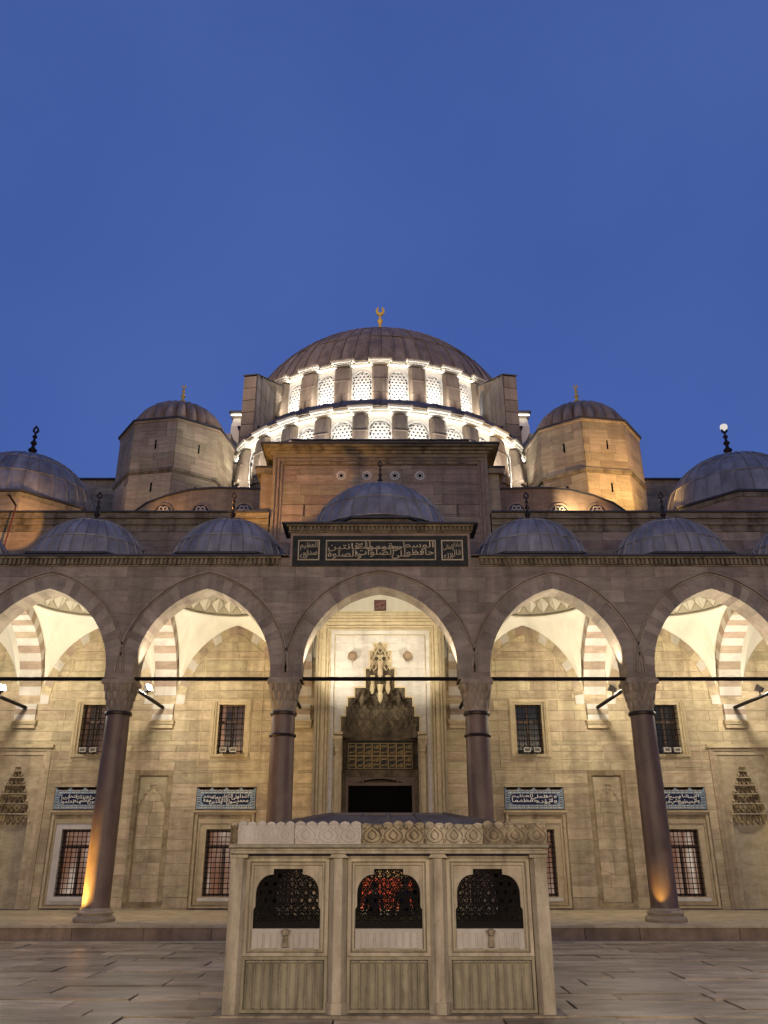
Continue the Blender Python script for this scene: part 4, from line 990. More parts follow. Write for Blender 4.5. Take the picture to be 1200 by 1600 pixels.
DLAB = {-12.13:'grey lead dome over the leftmost full arch, with a dark bronze finial',-6.31:'grey lead dome over the arch just left of the inscription block',0:'higher grey lead dome rising behind the long inscription block',
        6.31:'grey lead dome over the arch just right of the inscription block',12.13:'grey lead dome over the rightmost full arch, with a dark bronze finial',-17.95:'grey lead dome cut by the left edge of the view',17.95:'grey lead dome cut by the right edge of the view'}
DY = 33.0
for cx in (-17.95,-12.13,-6.31,0,6.31,12.13,17.95):
    mid = cx == 0
    zb = 14.66 if mid else 13.30
    t = thing('portico_dome', DLAB[cx], 'dome', (cx,DY,12.7), 'lead domes over the portico')
    fe = 1.09 if mid else 1.47; fy = 30.1 if mid else 30.35; wx = 3.08 if mid else 2.72; cyc = 31.95 if mid else 31.75
    oct_ = [(-fe,fy),(fe,fy),(wx,cyc),(wx,2*DY-cyc),(fe,2*DY-fy),(-fe,2*DY-fy),(-wx,2*DY-cyc),(-wx,cyc)]
    sc2 = lambda k: [(cx+x*k, DY+(y-DY)*k) for x,y in oct_]
    zlow = 13.55 if mid else 12.5
    rg3 = lambda k,z: [(p[0],p[1],z) for p in sc2(k)]
    obj('drum', MB().loft([rg3(0.98,zlow),rg3(0.98,zb-0.12),rg3(0.95,zb-0.12),rg3(0.95,zlow)],True), M['cornice'], t)
    obj('drum_moulding', MB().loft([rg3(0.97,zb-0.36),rg3(1.0,zb-0.36),rg3(1.0,zb-0.28),rg3(0.97,zb-0.28)],True).loft([rg3(0.97,zb-0.5),rg3(1.0,zb-0.5),rg3(1.0,zb-0.43),rg3(0.97,zb-0.43)],True).loft([rg3(0.97,zb-0.2),rg3(0.995,zb-0.2),rg3(0.995,zb-0.14),rg3(0.97,zb-0.14)],True), M['cornice'], t)
    obj('eave', MB().loft([rg3(0.95,zb-0.117),rg3(1.035,zb-0.117),rg3(1.035,zb-0.04),rg3(0.95,zb-0.04)],True), M['eave'], t)
    pe = [(cx+x*1.03,DY+(y-DY)*1.03,zb-0.037) for x,y in oct_]; rb = 2.98 if mid else 2.44
    a0 = [math.atan2(p[1]-DY,p[0]-cx) for p in pe]
    pi = [(cx+rb*math.cos(a),DY+rb*math.sin(a),zb+0.10) for a in a0]
    obj('lead_skirt', MB().loft([pe,pi],True), M['lead'], t)
    if mid: obj('drum_base', MB().loft([[(-3.3,YB+0.12,z),(3.3,YB+0.12,z),(3.3,YW+0.025,z),(-3.3,YW+0.025,z)] for z in (12.7,13.6)]+[[(p[0],p[1],13.6) for p in (sc2(0.96)[0],sc2(0.96)[1],sc2(0.96)[4],sc2(0.96)[5])]],True), M['cornice'], t)
    hb = 2.42 if mid else 2.18
    pr = cap_prof(2.98 if mid else 2.42,hb,8,zb+0.05)
    lead_dome(t,(cx,DY,0),pr,32,M['lead'],0.045,[(0,2),(2,5),(5,8)])
    if abs(cx) < 17: finial(t,(cx,DY,pr[-1][1]),1.35 if mid else 1.45,M['bronze'],rk=0.78)

# ------------------------------------------------------------------ upper front wall of the hall
YU = 36.05
uw = thing('upper_hall_wall', 'dark weathered wall with heavy cornice rising behind the portico domes', 'wall', (0,YU+0.3,12.7))
for sx in (-1,1):
    a, b = sorted((sx*5.2,sx*19.0)); a1,b1 = sorted((sx*5.3,sx*19.0))
    obj('wall_body', MB().box(a,b,YU+0.05,YU+3.5,12.5,17.2), M['mortar'], uw)
    lay(uw, courses(a1,b1,12.7,16.3,0.46,1.5), lambda u,z: (u,YU+0.05,z), M['upper'], 0, 0.06, 0.012)
    for z0,z1,d in ((16.30,16.42,0.06),(16.425,16.62,0.02),(16.625,16.72,0.12),(16.725,16.92,0.08),(16.925,17.02,0.2),(17.025,17.2,0.16)):
        obj('cornice', MB().box(a,b,YU+0.05-d,YU+0.3,z0,z1), M['cornice'], uw)
    obj('lead_edge', MB().box(a,b,YU-0.22,YU+3.5,17.2,17.27), M['eave'], uw)

# ------------------------------------------------------------------ tall block over the portal
tb = thing('central_block', 'tall square stone block with four small round windows behind the middle dome', 'building', (0,YU,12.7))
obj('block_core', MB().box(-5.15,5.15,YU+0.25,YU+3.4,12.6,20.3), M['upper'], tb)
rw = (-1.87,-0.64,0.70,1.90)
hl = [(x-0.34,x+0.34,18.88,19.56) for x in rw]+[(-3.62,-3.54,17.1,17.7),(3.60,3.68,17.1,17.7)]
lay(tb, courses(-4.68,4.68,12.7,19.75,0.52,1.7,hl), lambda u,z: (u,YU+0.13,z), M['upper'], 0, 0.07, 0.012)
obj('block_face', MB().box(-4.7,4.7,YU+0.172,YU+0.25,12.7,19.8), M['mortar'], tb)
for (o_,i_,zo,zi,y) in ((5.15,5.0,20.3,20.15,0.0),(5.0,4.93,20.15,20.08,0.07),(4.93,4.82,20.08,19.97,0.03),(4.82,4.76,19.97,19.9,0.1),(4.76,4.67,19.9,19.78,0.06)):
    P = [(-o_,12.7),(-i_,12.7),(-i_,zi),(i_,zi),(i_,12.7),(o_,12.7),(o_,zo),(-o_,zo)]
    vs = [(p[0],YU+y,p[1]) for p in P]+[(p[0],YU+0.24,p[1]) for p in P]
    obj('frame_moulding', MB().add(vs,[(0,1,2,7),(7,2,3,6),(3,4,5,6)]+[(i,i+8,(i+1)%8+8,(i+1)%8) for i in range(8)]), M['upper'], tb)
for k,(z0,z1,d) in enumerate(((19.80,19.92,-0.02),(20.02,20.12,-0.06),(20.30,20.42,0.12),(20.425,20.52,0.28),(20.525,20.62,0.46))):
    hw = 5.15+max(0,d) if k > 1 else 4.66
    obj('cornice', MB().box(-hw,hw,YU-d if k > 1 else YU+0.02,YU+3.4+max(0,d),z0,z1), M['cornice'], tb)
obj('lead_edge', MB().box(-5.72,5.72,YU-0.56,YU+3.95,20.62,20.70), M['eave'], tb)
for x in rw:
    n = 16; m = MB()
    hole = [(x+0.225*math.cos(2*math.pi*i/n),19.22+0.225*math.sin(2*math.pi*i/n)) for i in range(n)]
    wn = obj('round_window', MB().plate_hole((x-0.34,x+0.34,18.88,19.56),hole,YU+0.13,YU+0.25,(x,19.22)), M['upper'], tb)
    ring = [(0.225,0.15),(0.235,0.13)]
    rr = MB(); k = 24
    fr = lambda r,y: [(x+r*math.cos(2*math.pi*i/k),YU+y,19.22+r*math.sin(2*math.pi*i/k)) for i in range(k)]
    rr.loft([fr(0.235,0.12),fr(0.17,0.12),fr(0.17,0.22),fr(0.235,0.22)],True); obj('white_rim', rr, M['fountnew'], wn)
    st = MB()
    for q in range(6):
        a = math.pi*q/3; p1 = (x+0.19*math.cos(a),YU+0.135,19.22+0.19*math.sin(a)); b2 = a+2*math.pi/3; p2 = (x+0.19*math.cos(b2),YU+0.135,19.22+0.19*math.sin(b2))
        st.bar(p1,p2,0.018,4)
    obj('star_tracery', st, M['fountnew'], wn, kind='stuff'); obj('pane', MB().box(x-0.26,x+0.26,YU+0.155,YU+0.168,18.96,19.48), M['black'], wn)
    ar_ = [(0.36*math.cos(math.pi*i/10),0.36*math.sin(math.pi*i/10)) for i in range(11)]
    obj('relieving_arch', MB().loft([[(x+u,YU+0.118,19.30+v),(x+u*1.22,YU+0.118,19.30+v*1.22),(x+u*1.22,YU+0.2,19.30+v*1.22),(x+u,YU+0.2,19.30+v)] for u,v in ar_],True,True,True), M['upper'], wn)
for x in (-3.58,3.64): obj('slit', MB().box(x-0.04,x+0.04,YU+0.2,YU+0.24,17.1,17.7), M['black'], tb)
for sx in (-1,1):
    a,b = sorted((sx*5.16,sx*5.75)); obj('shoulder', MB().box(a,b,YU+0.5,YU+3.3,12.7,19.45), M['upper'], tb)
    a,b = sorted((sx*5.16,sx*5.98)); obj('shoulder_cornice', MB().box(a,b,YU+0.3,YU+3.35,19.453,19.72), M['cornice'], tb)
    obj('shoulder_edge', MB().box(a-0.05 if sx<0 else a,b if sx<0 else b+0.05,YU+0.22,YU+3.35,19.723,19.79), M['eave'], tb)
bb = obj('rear_band', MB().box(-4.55,4.55,39.5,41.3,20.3,22.55), M['upper'], tb)
obj('rear_cornice', MB().box(-4.65,4.65,39.35,41.3,22.553,22.72), M['cornice'], tb); obj('rear_edge', MB().box(-4.72,4.72,39.25,41.35,22.723,22.79), M['eave'], tb)

# ------------------------------------------------------------------ curved side walls (exedrae) with round lattice windows
for sx, nm in ((-1,'left'),(1,'right')):
    ex = thing('exedra_wall', 'low stone wall with a curved top and round lattice windows, %s of the central block' % nm, 'wall', (sx*8.7,40,17.2), 'curved walls beside the central block')
    D = 40.0
    top = [(-12.98,18.7),(-12.2,19.35),(-11.2,19.78),(-10.0,20.1),(-8.8,20.22),(-7.6,20.2),(-5.5,20.15)]
    P = [(sx*x,z) for x,z in [(-12.98,16.5)]+top+[(-5.5,16.5)]]
    obj('wall_body', MB().prism(P,D,D+0.8,'y'), M['upper'], ex)
    ed = MB().loft([[(sx*x,D-0.1,z),(sx*x,D-0.1,z+0.09),(sx*x,D+0.9,z+0.09),(sx*x,D+0.9,z)] for x,z in top],True,True,True)
    obj('lead_edge', ed, M['eave'], ex)
    obj('lead_roof', MB().loft([[(sx*x,D+0.2+yy,z+0.085+zz*1.0) for x,z in top] for yy,zz in ((0,0),(3,0.55),(6,0.6))],False), M['lead'], ex, smooth=True)
    obj('lead_mound', MB().lathe(cap_prof(2.6,0.55,5),24,(sx*8.2,D+2.6,20.3)), M['lead'], ex, smooth=True)
    for x in (-11.3,-9.35,-7.1):
        x = sx*x; n = 18; z = 18.9 if abs(x) > 8 else 18.95; r = 0.42
        f2 = lambda r_,y: [(x+r_*math.cos(2*math.pi*i/n),D+y,z+r_*math.sin(2*math.pi*i/n)) for i in range(n)]
        wn = obj('round_window', MB().loft([f2(r+0.1,-0.04),f2(r,-0.04),f2(r,0.1)],True), M['upper'], ex)
        obj('pane', MB().add(f2(r,-0.008),[tuple(range(n))]), M['panelattice'], wn)
        lt = MB()
        cells = [(0,0)]+[(0.225*math.cos(math.pi/3*i),0.225*math.sin(math.pi/3*i)) for i in range(6)]
        for u,v in cells:
            o6 = [(x+u+0.135*math.cos(R(60*i)),z+v+0.135*math.sin(R(60*i))) for i in range(6)]; i6 = [(x+u+0.088*math.cos(R(60*i)),z+v+0.088*math.sin(R(60*i))) for i in range(6)]
            lt.loft([[(p[0],D-0.03,p[1]) for p in o6],[(p[0],D-0.03,p[1]) for p in i6],[(p[0],D-0.009,p[1]) for p in i6]],True)
        obj('lattice', lt, M['fountnew'], wn, kind='stuff')

# ------------------------------------------------------------------ octagonal weight towers
def tower(cx, a_first, label):
    cyy, Rr = 46.0, 3.42; t = thing('weight_tower', label, 'tower', (cx,cyy,17), 'octagonal towers beside the dome')
    V = [(cx+Rr*math.sin(R(a_first+45*k)), cyy-Rr*math.cos(R(a_first+45*k))) for k in range(8)]
    inn = [(cx+(x-cx)*0.992,cyy+(y-cyy)*0.992) for x,y in V]
    obj('tower_core', MB().prism(inn,16,26.0,'z'), M['mortar'], t)
    cnt = 0; rs = []
    for k in range(8):
        p, q = V[k], V[(k+1)%8]; mx_, my_ = (p[0]+q[0])/2-cx, (p[1]+q[1])/2-cyy
        if my_ > 1.5: continue
        rot = math.atan2(mx_, -my_)
        L_ = math.hypot(q[0]-p[0],q[1]-p[1]); ux, uy = (q[0]-p[0])/L_, (q[1]-p[1])/L_
        for z0,z1 in ((17.0,22.45),(22.75,25.75)):
            lay(t, courses(0.01,L_-0.01,z0,z1,0.50,1.15), lambda u,z: (p[0]+ux*u,p[1]+uy*u,z), M['tower'], rot, 0.05, 0.010)
        if abs(mx_) < 2.2:
            for zz_ in (24.3,21.6):
                e = Vector((p[0]+ux*L_*0.55,p[1]+uy*L_*0.55,zz_)); nn = Vector((math.sin(rot),-math.cos(rot),0))
                obj('slit', mesh_of(MB().box(-0.045,0.045,-0.03,0.03,-0.28,0.28),'slit',M['black']), None, t, e+nn*0.01, rot)
    sc3 = lambda k: [(cx+(x-cx)*k,cyy+(y-cyy)*k) for x,y in V]
    obj('string_course', MB().prism(sc3(1.015),22.46,22.56,'z').prism(sc3(1.035),22.563,22.74,'z'), M['cornice'], t)
    obj('cornice', MB().prism(sc3(1.02),25.76,25.9,'z'), M['tower'], t)
    obj('eave', MB().prism(sc3(1.05),25.903,26.0,'z'), M['eave'], t)
    # melon dome: each lobe a lead gore
    n = 24; d = 2*math.pi/n; pr = cap_prof(2.62,2.55,8); vs = []; fs = []
    for r,z in pr:
        for k in range(7):
            u = k/6; tt = -d/2+d*u; q = r*(0.94+0.19*math.sin(math.pi*u)**0.7) if r > 0.1 else r; vs.append((q*math.sin(tt),-q*math.cos(tt),z))
    for i in range(8):
        for k in range(6): fs.append((i*7+k,i*7+k+1,(i+1)*7+k+1,(i+1)*7+k))
    me = mesh_of(MB().add(vs,fs),'dome_gore',M['cap'],True)
    for k in range(n): obj('dome_gore', me, None, t, (cx,cyy,26.0), d*k)
    obj('dome_foot', MB().prism(sc3(1.0),26.0,26.06,'z'), M['leadbrown'], t)
    obj('dome_drum', MB().lathe([(2.75,26.03),(2.75,26.12),(2.6,26.14)],32,(cx,cyy,0)), M['leadbrown'], t)
    finial(t,(cx,cyy,28.5),1.75,M['gold'],True)
tower(-12.5, 12.3-45*3, 'octagonal tower with ribbed dome, left of the big dome, one face lit white')
tower(12.45, -13.1-45*3, 'octagonal stone tower with ribbed dome, right of the big dome, glowing golden')

# ------------------------------------------------------------------ corner domes and rear walls
for sx, nm in ((-1,'at the left edge over an orange lit drum'),(1,'at the right edge with a white cluster on its finial')):
    cx, cyy = sx*19.35, 41.5
    t = thing('corner_dome', 'large grey lead dome %s' % nm, 'dome', (cx,cyy,17), 'corner domes of the hall')
    o8 = lambda r: [(cx+r*math.sin(R(22.5+45*k)),cyy-r*math.cos(R(22.5+45*k))) for k in range(8)]
    obj('drum', MB().prism(o8(4.1),16,19.05,'z'), M['tower'] if sx < 0 else M['upper'], t)
    obj('drum_moulding', MB().prism(o8(4.16),18.8,19.02,'z'), M['cornice'], t)
    obj('eave', MB().prism(o8(4.25),19.053,19.16,'z'), M['eave'], t)
    pr = cap_prof(3.85,3.55,8,19.15); lead_dome(t,(cx,cyy,0),pr,32,M['lead'],0.05,[(0,2),(2,4),(4,6),(6,8)])
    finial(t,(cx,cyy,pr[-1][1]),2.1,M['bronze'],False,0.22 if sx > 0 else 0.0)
    rwl = thing('rear_wall', 'plain stone wall in shade between the corner dome and the tower on the left' if sx < 0 else 'golden lit stone wall between the tower and the corner dome on the right', 'wall', (sx*17,48,17), 'rear walls of the hall')
    a,b = sorted((sx*13.5,sx*24.5)); obj('wall_body', MB().box(a,b,48.05,49,15,24.4), M['mortar'], rwl)
    lay(rwl, courses(a,b,18.2,24.4,0.5,1.5), lambda u,z: (u,48.05,z), M['tower'], 0, 0.06, 0.012, 120)
    obj('lead_edge', MB().box(a,b,47.85,49,24.4,24.5), M['eave'], rwl)

# ------------------------------------------------------------------ window drums with light strips
def lattice(hw, h, p, r):
    """Pierced plaster lattice for an arched window, hexagonal cells with round-ish holes."""
    mb = MB(); idx = {}; 
    def vid(x,y,z):
        k = (round(x,3),round(y,3),round(z,3))
        if k not in idx: idx[k] = len(mb.v); mb.v.append((x,y,z))
        return idx[k]
    dx, dz = p, p*math.sqrt(3)/2; row = 0; z = p*0.45
    Ro = p/math.sqrt(3)
    while z < h+p:
        off = 0.5*dx if row % 2 else 0.0; k = int(hw/dx)+2
        for i in range(-k,k+1):
            x = i*dx+off
            inside = abs(x) < hw-0.02 and (z < h-hw or math.hypot(x,z-(h-hw)) < hw+0.02)
            if not inside: continue
            oo = [(x+Ro*math.sin(R(60*j)), z+Ro*math.cos(R(60*j))) for j in range(6)]; ii = [(x+r*math.sin(R(60*j)), z+r*1.05*math.cos(R(60*j))) for j in range(6)]
            a = [vid(u,-0.03,v) for u,v in oo]; b = [vid(u,-0.03,v) for u,v in ii]; c_ = [vid(u,0.03,v) for u,v in ii]
            for j in range(6):
                q = (j+1)%6; mb.f += [(a[j],a[q],b[q],b[j]),(b[j],b[q],c_[q],c_[j])]
        z += dz; row += 1
    return mb
def drum_ring(root, cx, cyy, Rw, step, angs, z0, z1, win, pier, mats, watt=100):
    """Facets with arched windows, buttress piers between them, a broken cornice and strips of white light."""
    hw, wz0, wz1 = win; half = R(step)/2; ch = Rw*math.tan(half); H = z1-z0
    hole = [(-hw,wz0-z0),(hw,wz0-z0)]+[(hw*math.cos(math.pi*i/12),wz1-z0-hw+hw*math.sin(math.pi*i/12)) for i in range(13)]
    fac = mesh_of(MB().plate_hole((-ch,ch,0,H),hole,0,0.35,(0,(wz0+wz1)/2-z0)),'wall_bay',M['drumwall'])
    q = [(u*1.0,v) for u,v in hole]
    fo = [(-hw-0.11,wz0-z0),(hw+0.11,wz0-z0)]+[((hw+0.11)*math.cos(math.pi*i/12),wz1-z0-hw+(hw+0.11)*math.sin(math.pi*i/12)) for i in range(13)]
    n = len(hole)
    frm = mesh_of(MB().loft([[(u,-0.05,v) for u,v in fo],[(u,-0.05,v) for u,v in q],[(u,0.12,v) for u,v in q]],True).loft([[(u,0.0,v) for u,v in fo],[(u,-0.05,v) for u,v in fo]],True),'window_frame',M['fountnew'])
    lat = lattice(hw,wz1-wz0,hw*2/5.0,hw*2/5.0*0.31); lat.v = [(x,y+0.08,z+wz0-z0) for x,y,z in lat.v]
    lat = mesh_of(lat,'lattice',M['fountnew'])
    pane = mesh_of(MB().box(-hw-0.02,hw+0.02,0.24,0.27,wz0-z0,wz1-z0),'pane',M['panelattice'])
    pw, pd, pz1 = pier
    def pr_(dd, w2): return None
    P = MB()
    ringz = []
    for z,d_ in ((0,pd+0.30),(H*0.45,pd+0.16),(pz1-z0-0.12,pd),(pz1-z0,pd-0.45)):
        ringz.append([(-pw,0.3,z),(-pw,-d_+0.10,z),(-pw+0.12,-d_,z),(pw-0.12,-d_,z),(pw,-d_+0.10,z),(pw,0.3,z)])
    P.loft(ringz,True,False,True)
    seam = MB()
    for z in (H*0.30,H*0.62): 
        d_ = pd+0.30-(0.30)*(z/(pz1-z0)); seam.box(-pw-0.015,pw+0.015,-d_-0.02,0.0,z-0.02,z+0.02)
    seam.box(-0.02,0.02,-pd-0.32,0,0.02,H*0.3-0.021)
    pierm = mesh_of(P,'pier',mats[0]); seamm = mesh_of(seam,'lead_seam',mats[0])
    def corn(hw_, d0):
        m = MB()
        for z,h,d_ in ((H,0.10,0.10),(H+0.103,0.12,0.20),(H+0.226,0.12,0.32)): m.box(-hw_-(d_-0.12)*(1 if d0 else 0),hw_+(d_-0.12)*(1 if d0 else 0),-d_-d0,0.4,z,z+h)
        return m
    cb = mesh_of(corn(ch*1.01,0.0),'cornice',M['drumwall']); cp = mesh_of(corn(pw+0.06,pd*0.55),'cornice',M['drumwall'])
    el = mesh_of(MB().box(-ch*1.02,ch*1.02,-0.36,0.5,H+0.35,H+0.41),'lead_edge',mats[0]); ep = mesh_of(MB().box(-pw-0.30,pw+0.30,-0.36-pd*0.55,0.45,H+0.353,H+0.43),'lead_edge',mats[0])
    stw = max(0.2,ch-pw-0.06)
    st1 = mesh_of(MB().box(-stw,stw,-0.30,-0.25,H-0.04,H-0.01),'light_strip',M['strip']); st0 = mesh_of(MB().box(-stw*0.8,stw*0.8,-1.36,-1.22,0.06,0.16),'lamp_housing',M['lampgrey'])  # boxes for the assumed lamps below the windows
    for a in angs:
        t = R(a); c = (cx+Rw*math.sin(t), cyy-Rw*math.cos(t), z0)
        w_ = obj('window_bay', fac, None, root, c, t)
        for nm,me in (('window_frame',frm),('lattice',lat),('pane',pane),('light_strip',st1),('lamp_housing',st0)): obj(nm,me,None,w_,local=True)
        for zz_, dd_, pw_ in ((z0+0.30,1.25,watt),):
            lo = (c[0]+dd_*math.sin(t), c[1]-dd_*math.cos(t), zz_); tg = (c[0], c[1], (wz0+wz1)/2+0.25)
            al = light('AREA', lo, tg, pw_, (1.0,0.97,0.91), name='assumed_drum_lamp'); al.data.shape = 'RECTANGLE'; al.data.size = stw*1.7; al.data.size_y = 0.12; al.data.spread = R(118)  # assumed lamps, added to whiten the drum windows from below
        c1 = obj('cornice', cb, None, root, c, t); obj('lead_edge',el,None,c1,local=True)
    ps = sorted({round(a+s_*step/2,3) for a in angs for s_ in (-1,1)})
    for a in ps:
        t = R(a); rr = Rw/math.cos(half); c = (cx+rr*math.sin(t), cyy-rr*math.cos(t), z0)
        p_ = obj('buttress_pier', pierm, None, root, c, t); obj('lead_seam', seamm, None, p_, local=True, kind='stuff')
        c1 = obj('cornice', cp, None, root, c, t); obj('lead_edge',ep,None,c1,local=True)
hd = thing('half_dome', 'low front half dome with a curved row of white lattice windows lit by strips', 'half dome', (0,52,22.5))
drum_ring(hd, 0, 52.0, 9.70, 13.0, [13.0*k for k in range(-5,6)], 22.6, 25.90, (0.62,23.55,25.58), (0.44,0.45,25.80), [M['leadbrown']])
obj('base_wall', MB().lathe([(10.4,15),(10.4,22.58),(9.6,22.6)],48,(0,52,0),math.pi-0.2,2*math.pi+0.2), M['leadbrown'], hd)
for a0_,a1_ in ((-100,-71.5),(71.5,100)): obj('side_wall', MB().lathe([(9.7,22.5),(9.7,25.9),(10.0,25.95),(10.05,26.2)],6,(0,52,0),R(a0_-90),R(a1_-90),False), M['drumwall'], hd)
hp = [(10.15*math.cos(math.pi/2*i/10), 26.28+2.25*math.sin(math.pi/2*i/10)) for i in range(11)]
lead_dome(hd,(0,52.0,0),[(max(r,0.05),z) for r,z in hp],54,M['leadbrown'],0.06,[(0,4),(4,7),(7,10)])
md = thing('main_dome', 'great brown lead dome with a ring of white lattice windows lit by strips', 'dome', (0,63,32.5))
drum_ring(md, 0, 64.8, 11.45, 13.5, [13.5*(k+0.5) for k in range(-7,7)], 32.4, 36.15, (0.72,33.0,35.75), (0.60,0.50,36.0), [M['leadbrown']])
obj('base_wall', MB().box(-9.9,9.9,54.6,74,26,32.4), M['leadbrown'], md)
Rs, zs_ = 12.45, 32.45; a0 = math.asin((36.55-zs_)/Rs)
pr = [(max(0.05,Rs*math.cos(a0+(math.pi/2-a0)*i/12)), zs_+Rs*math.sin(a0+(math.pi/2-a0)*i/12)) for i in range(13)]
lead_dome(md,(0,64.8,0),pr,72,M['leadbrown'],0.07,[(0,3),(3,6),(6,9),(9,12)])
finial(md,(0,64.8,pr[-1][1]),5.2,M['gold'],True,0,0.8)

# big buttress walls beside the main drum, each pierced by an arch
for sx, nm in ((-1,'left'),(1,'right')):
    t = thing('dome_buttress', 'massive lead clad buttress wall with an arched opening, %s of the main dome' % nm, 'buttress', (sx*8.9,50.5,27))
    p0 = Vector((sx*8.95,49.6,0)); p1 = Vector((sx*7.75,56.5,0)); L_ = (p1-p0).length
    rot = math.atan2((p1-p0).y,(p1-p0).x)
    hole = [(4.4,29.6),(5.9,29.6),(5.9,33.2)]+[(5.15+0.75*math.cos(math.pi*i/8),33.2+0.75*math.sin(math.pi*i/8)) for i in range(1,8)]+[(4.4,33.2)]
    m = MB()
    def W(u,v,z):
        d = (p1-p0).normalized(); n_ = Vector((-d.y,d.x,0)); q = p0+d*u+n_*v; return (q.x,q.y,z)
    T = 0.46
    for (a,b,za0,zb0,za1,zb1) in ((0,4.4,24,24,33.05,35.0),(5.9,L_,24,24,35.65,36.12)):
        m.add([W(a,-T,za0),W(b,-T,zb0),W(b,T,zb0),W(a,T,za0),W(a,-T,za1),W(b,-T,zb1),W(b,T,zb1),W(a,T,za1)],[(0,3,2,1),(4,5,6,7),(0,1,5,4),(1,2,6,5),(2,3,7,6),(3,0,4,7)])
    arcp = [(4.4,34.0)]+[(5.15-0.75*math.cos(math.pi*i/8),34.0+0.75*math.sin(math.pi*i/8)) for i in range(1,8)]+[(5.9,34.0)]
    topz = lambda u: 35.0+(u-4.4)/1.5*0.65
    m.loft([[W(u,-T,z),W(u,-T,topz(u)),W(u,T,topz(u)),W(u,T,z)] for u,z in arcp],True,True,True)
    m.add([W(4.4,-T,24),W(5.9,-T,24),W(5.9,-T,31.9),W(4.4,-T,31.9),W(4.4,T,24),W(5.9,T,24),W(5.9,T,31.9),W(4.4,T,31.9)],[(0,1,2,3),(3,2,6,7),(4,7,6,5)])
    obj('wall_body', m, M['leadbrown'], t)
    obj('arch_shade_sheet', MB().add([W(4.38,-sx*-0.45 if sx>0 else 0.45,31.8),W(5.92,-sx*-0.45 if sx>0 else 0.45,31.8),W(5.92,-sx*-0.45 if sx>0 else 0.45,34.9),W(4.38,-sx*-0.45 if sx>0 else 0.45,34.9)],[(0,1,2,3)]), M['eave'], t)  # dark sheet added to paint the shade inside the arched opening
    obj('coping', MB().add([W(-0.1,-T-0.06,33.05),W(L_,-T-0.06,36.15),W(L_,T+0.06,36.15),W(-0.1,T+0.06,33.05),W(-0.1,-T-0.06,33.14),W(L_,-T-0.06,36.24),W(L_,T+0.06,36.24),W(-0.1,T+0.06,33.14)],[(0,3,2,1),(4,5,6,7),(0,1,5,4),(1,2,6,5),(2,3,7,6),(3,0,4,7)]), M['eave'], t)
    for k in range(8):                                     # lead panels on the end face
        z = 25.5+0.94*k
        obj('lead_panel', MB().add([W(-0.04-0.04*(7-k)/7,-T+0.01,z),W(-0.04-0.04*(7-k)/7,T-0.01,z),W(-0.04,T-0.01,z+0.90),W(-0.04,-T+0.01,z+0.90),W(0.05,-T+0.01,z),W(0.05,T-0.01,z),W(0.05,T-0.01,z+0.90),W(0.05,-T+0.01,z+0.90)],[(0,3,2,1),(0,1,5,4),(2,3,7,6),(1,2,6,5),(3,0,4,7)]), M['leadbrown'], t)
    vs_ = -sx
    for i in range(4):                                     # standing seams on the broad face
        u = 0.5+0.95*i; zt = 33.0+u*0.42
        for k in range(6):
            z0 = 25.2+1.42*k; z1 = min(z0+1.38,zt)
            if z1-z0 < 0.2: continue
            f = T+0.02; v = f if sx < 0 else f
            for v in (-(T+0.025),):
                pass
            vv = -(T+0.045) if sx < 0 else (T+0.045); vi = vv*0.93
            obj('lead_panel', MB().add([W(u-0.44,vv,z0),W(u+0.44,vv,z0),W(u+0.44,vv,z1),W(u-0.44,vv,z1),W(u-0.44,vi,z0),W(u+0.44,vi,z0),W(u+0.44,vi,z1),W(u-0.44,vi,z1)],[(0,1,2,3),(0,4,5,1),(1,5,6,2),(2,6,7,3),(3,7,4,0)]), M['lead'], t)
    # shoulder wall stepping down in front, and a smaller buttress behind it
    a,b = sorted((sx*7.4,sx*9.6)); obj('shoulder_wall', MB().box(a,b,50.2,53.5,24,29.3), M['leadbrown'], t); obj('shoulder_coping', MB().box(a-0.1,b+0.1,50.05,53.5,29.3,29.4), M['eave'], t)
    t2 = thing('side_buttress', 'small pale buttress with lit cornice behind the massive %s buttress' % nm, 'buttress', (sx*11.2,57,27))
    a,b = sorted((sx*10.6,sx*11.5)); obj('pier', MB().prism([(56.0,24),(60,24),(60,34.2),(57.6,34.2),(56.8,33.0)],a,b,'x'), M['drumwall'], t2)
    a2,b2 = sorted((sx*10.5,sx*11.7)); obj('cornice', MB().box(a2,b2,57.3,60,34.2,34.45), M['drumwall'], t2); obj('lead_edge', MB().box(a2-0.1,b2+0.1,57.1,60,34.453,34.55), M['eave'], t2)
    a3,b3 = sorted((sx*11.2,sx*13.6)); obj('lead_slab', MB().prism([(55.5,30.6),(58.5,31.4),(58.5,31.9),(55.5,31.7)],a3,b3,'x'), M['lead'], t2)
    obj('low_wall', MB().box(a3,b3,56.5,58,24,30.7), M['drumwall'], t2)
    obj('light_strip', MB().box(a2+0.1,b2-0.1,57.0,57.05,34.1,34.15), M['strip'], t2)
    obj('light_strip', MB().box(a3+0.2,b3-0.2,55.6,55.65,29.4,29.45), M['strip'], t2)
for sx, nm in ((-1,'left'),(1,'right')):
    t = thing('rear_roof', 'dark lead roof between the %s tower and the great dome' % nm, 'roof', (sx*13,50,20), 'rear lead roofs')
    a,b = sorted((sx*9.9,sx*16)); obj('lead_roof', MB().box(a,b,49.5,60,20,25.2), M['lead'], t); obj('lead_edge', MB().box(a,b,49.35,60,25.203,25.3), M['eave'], t)

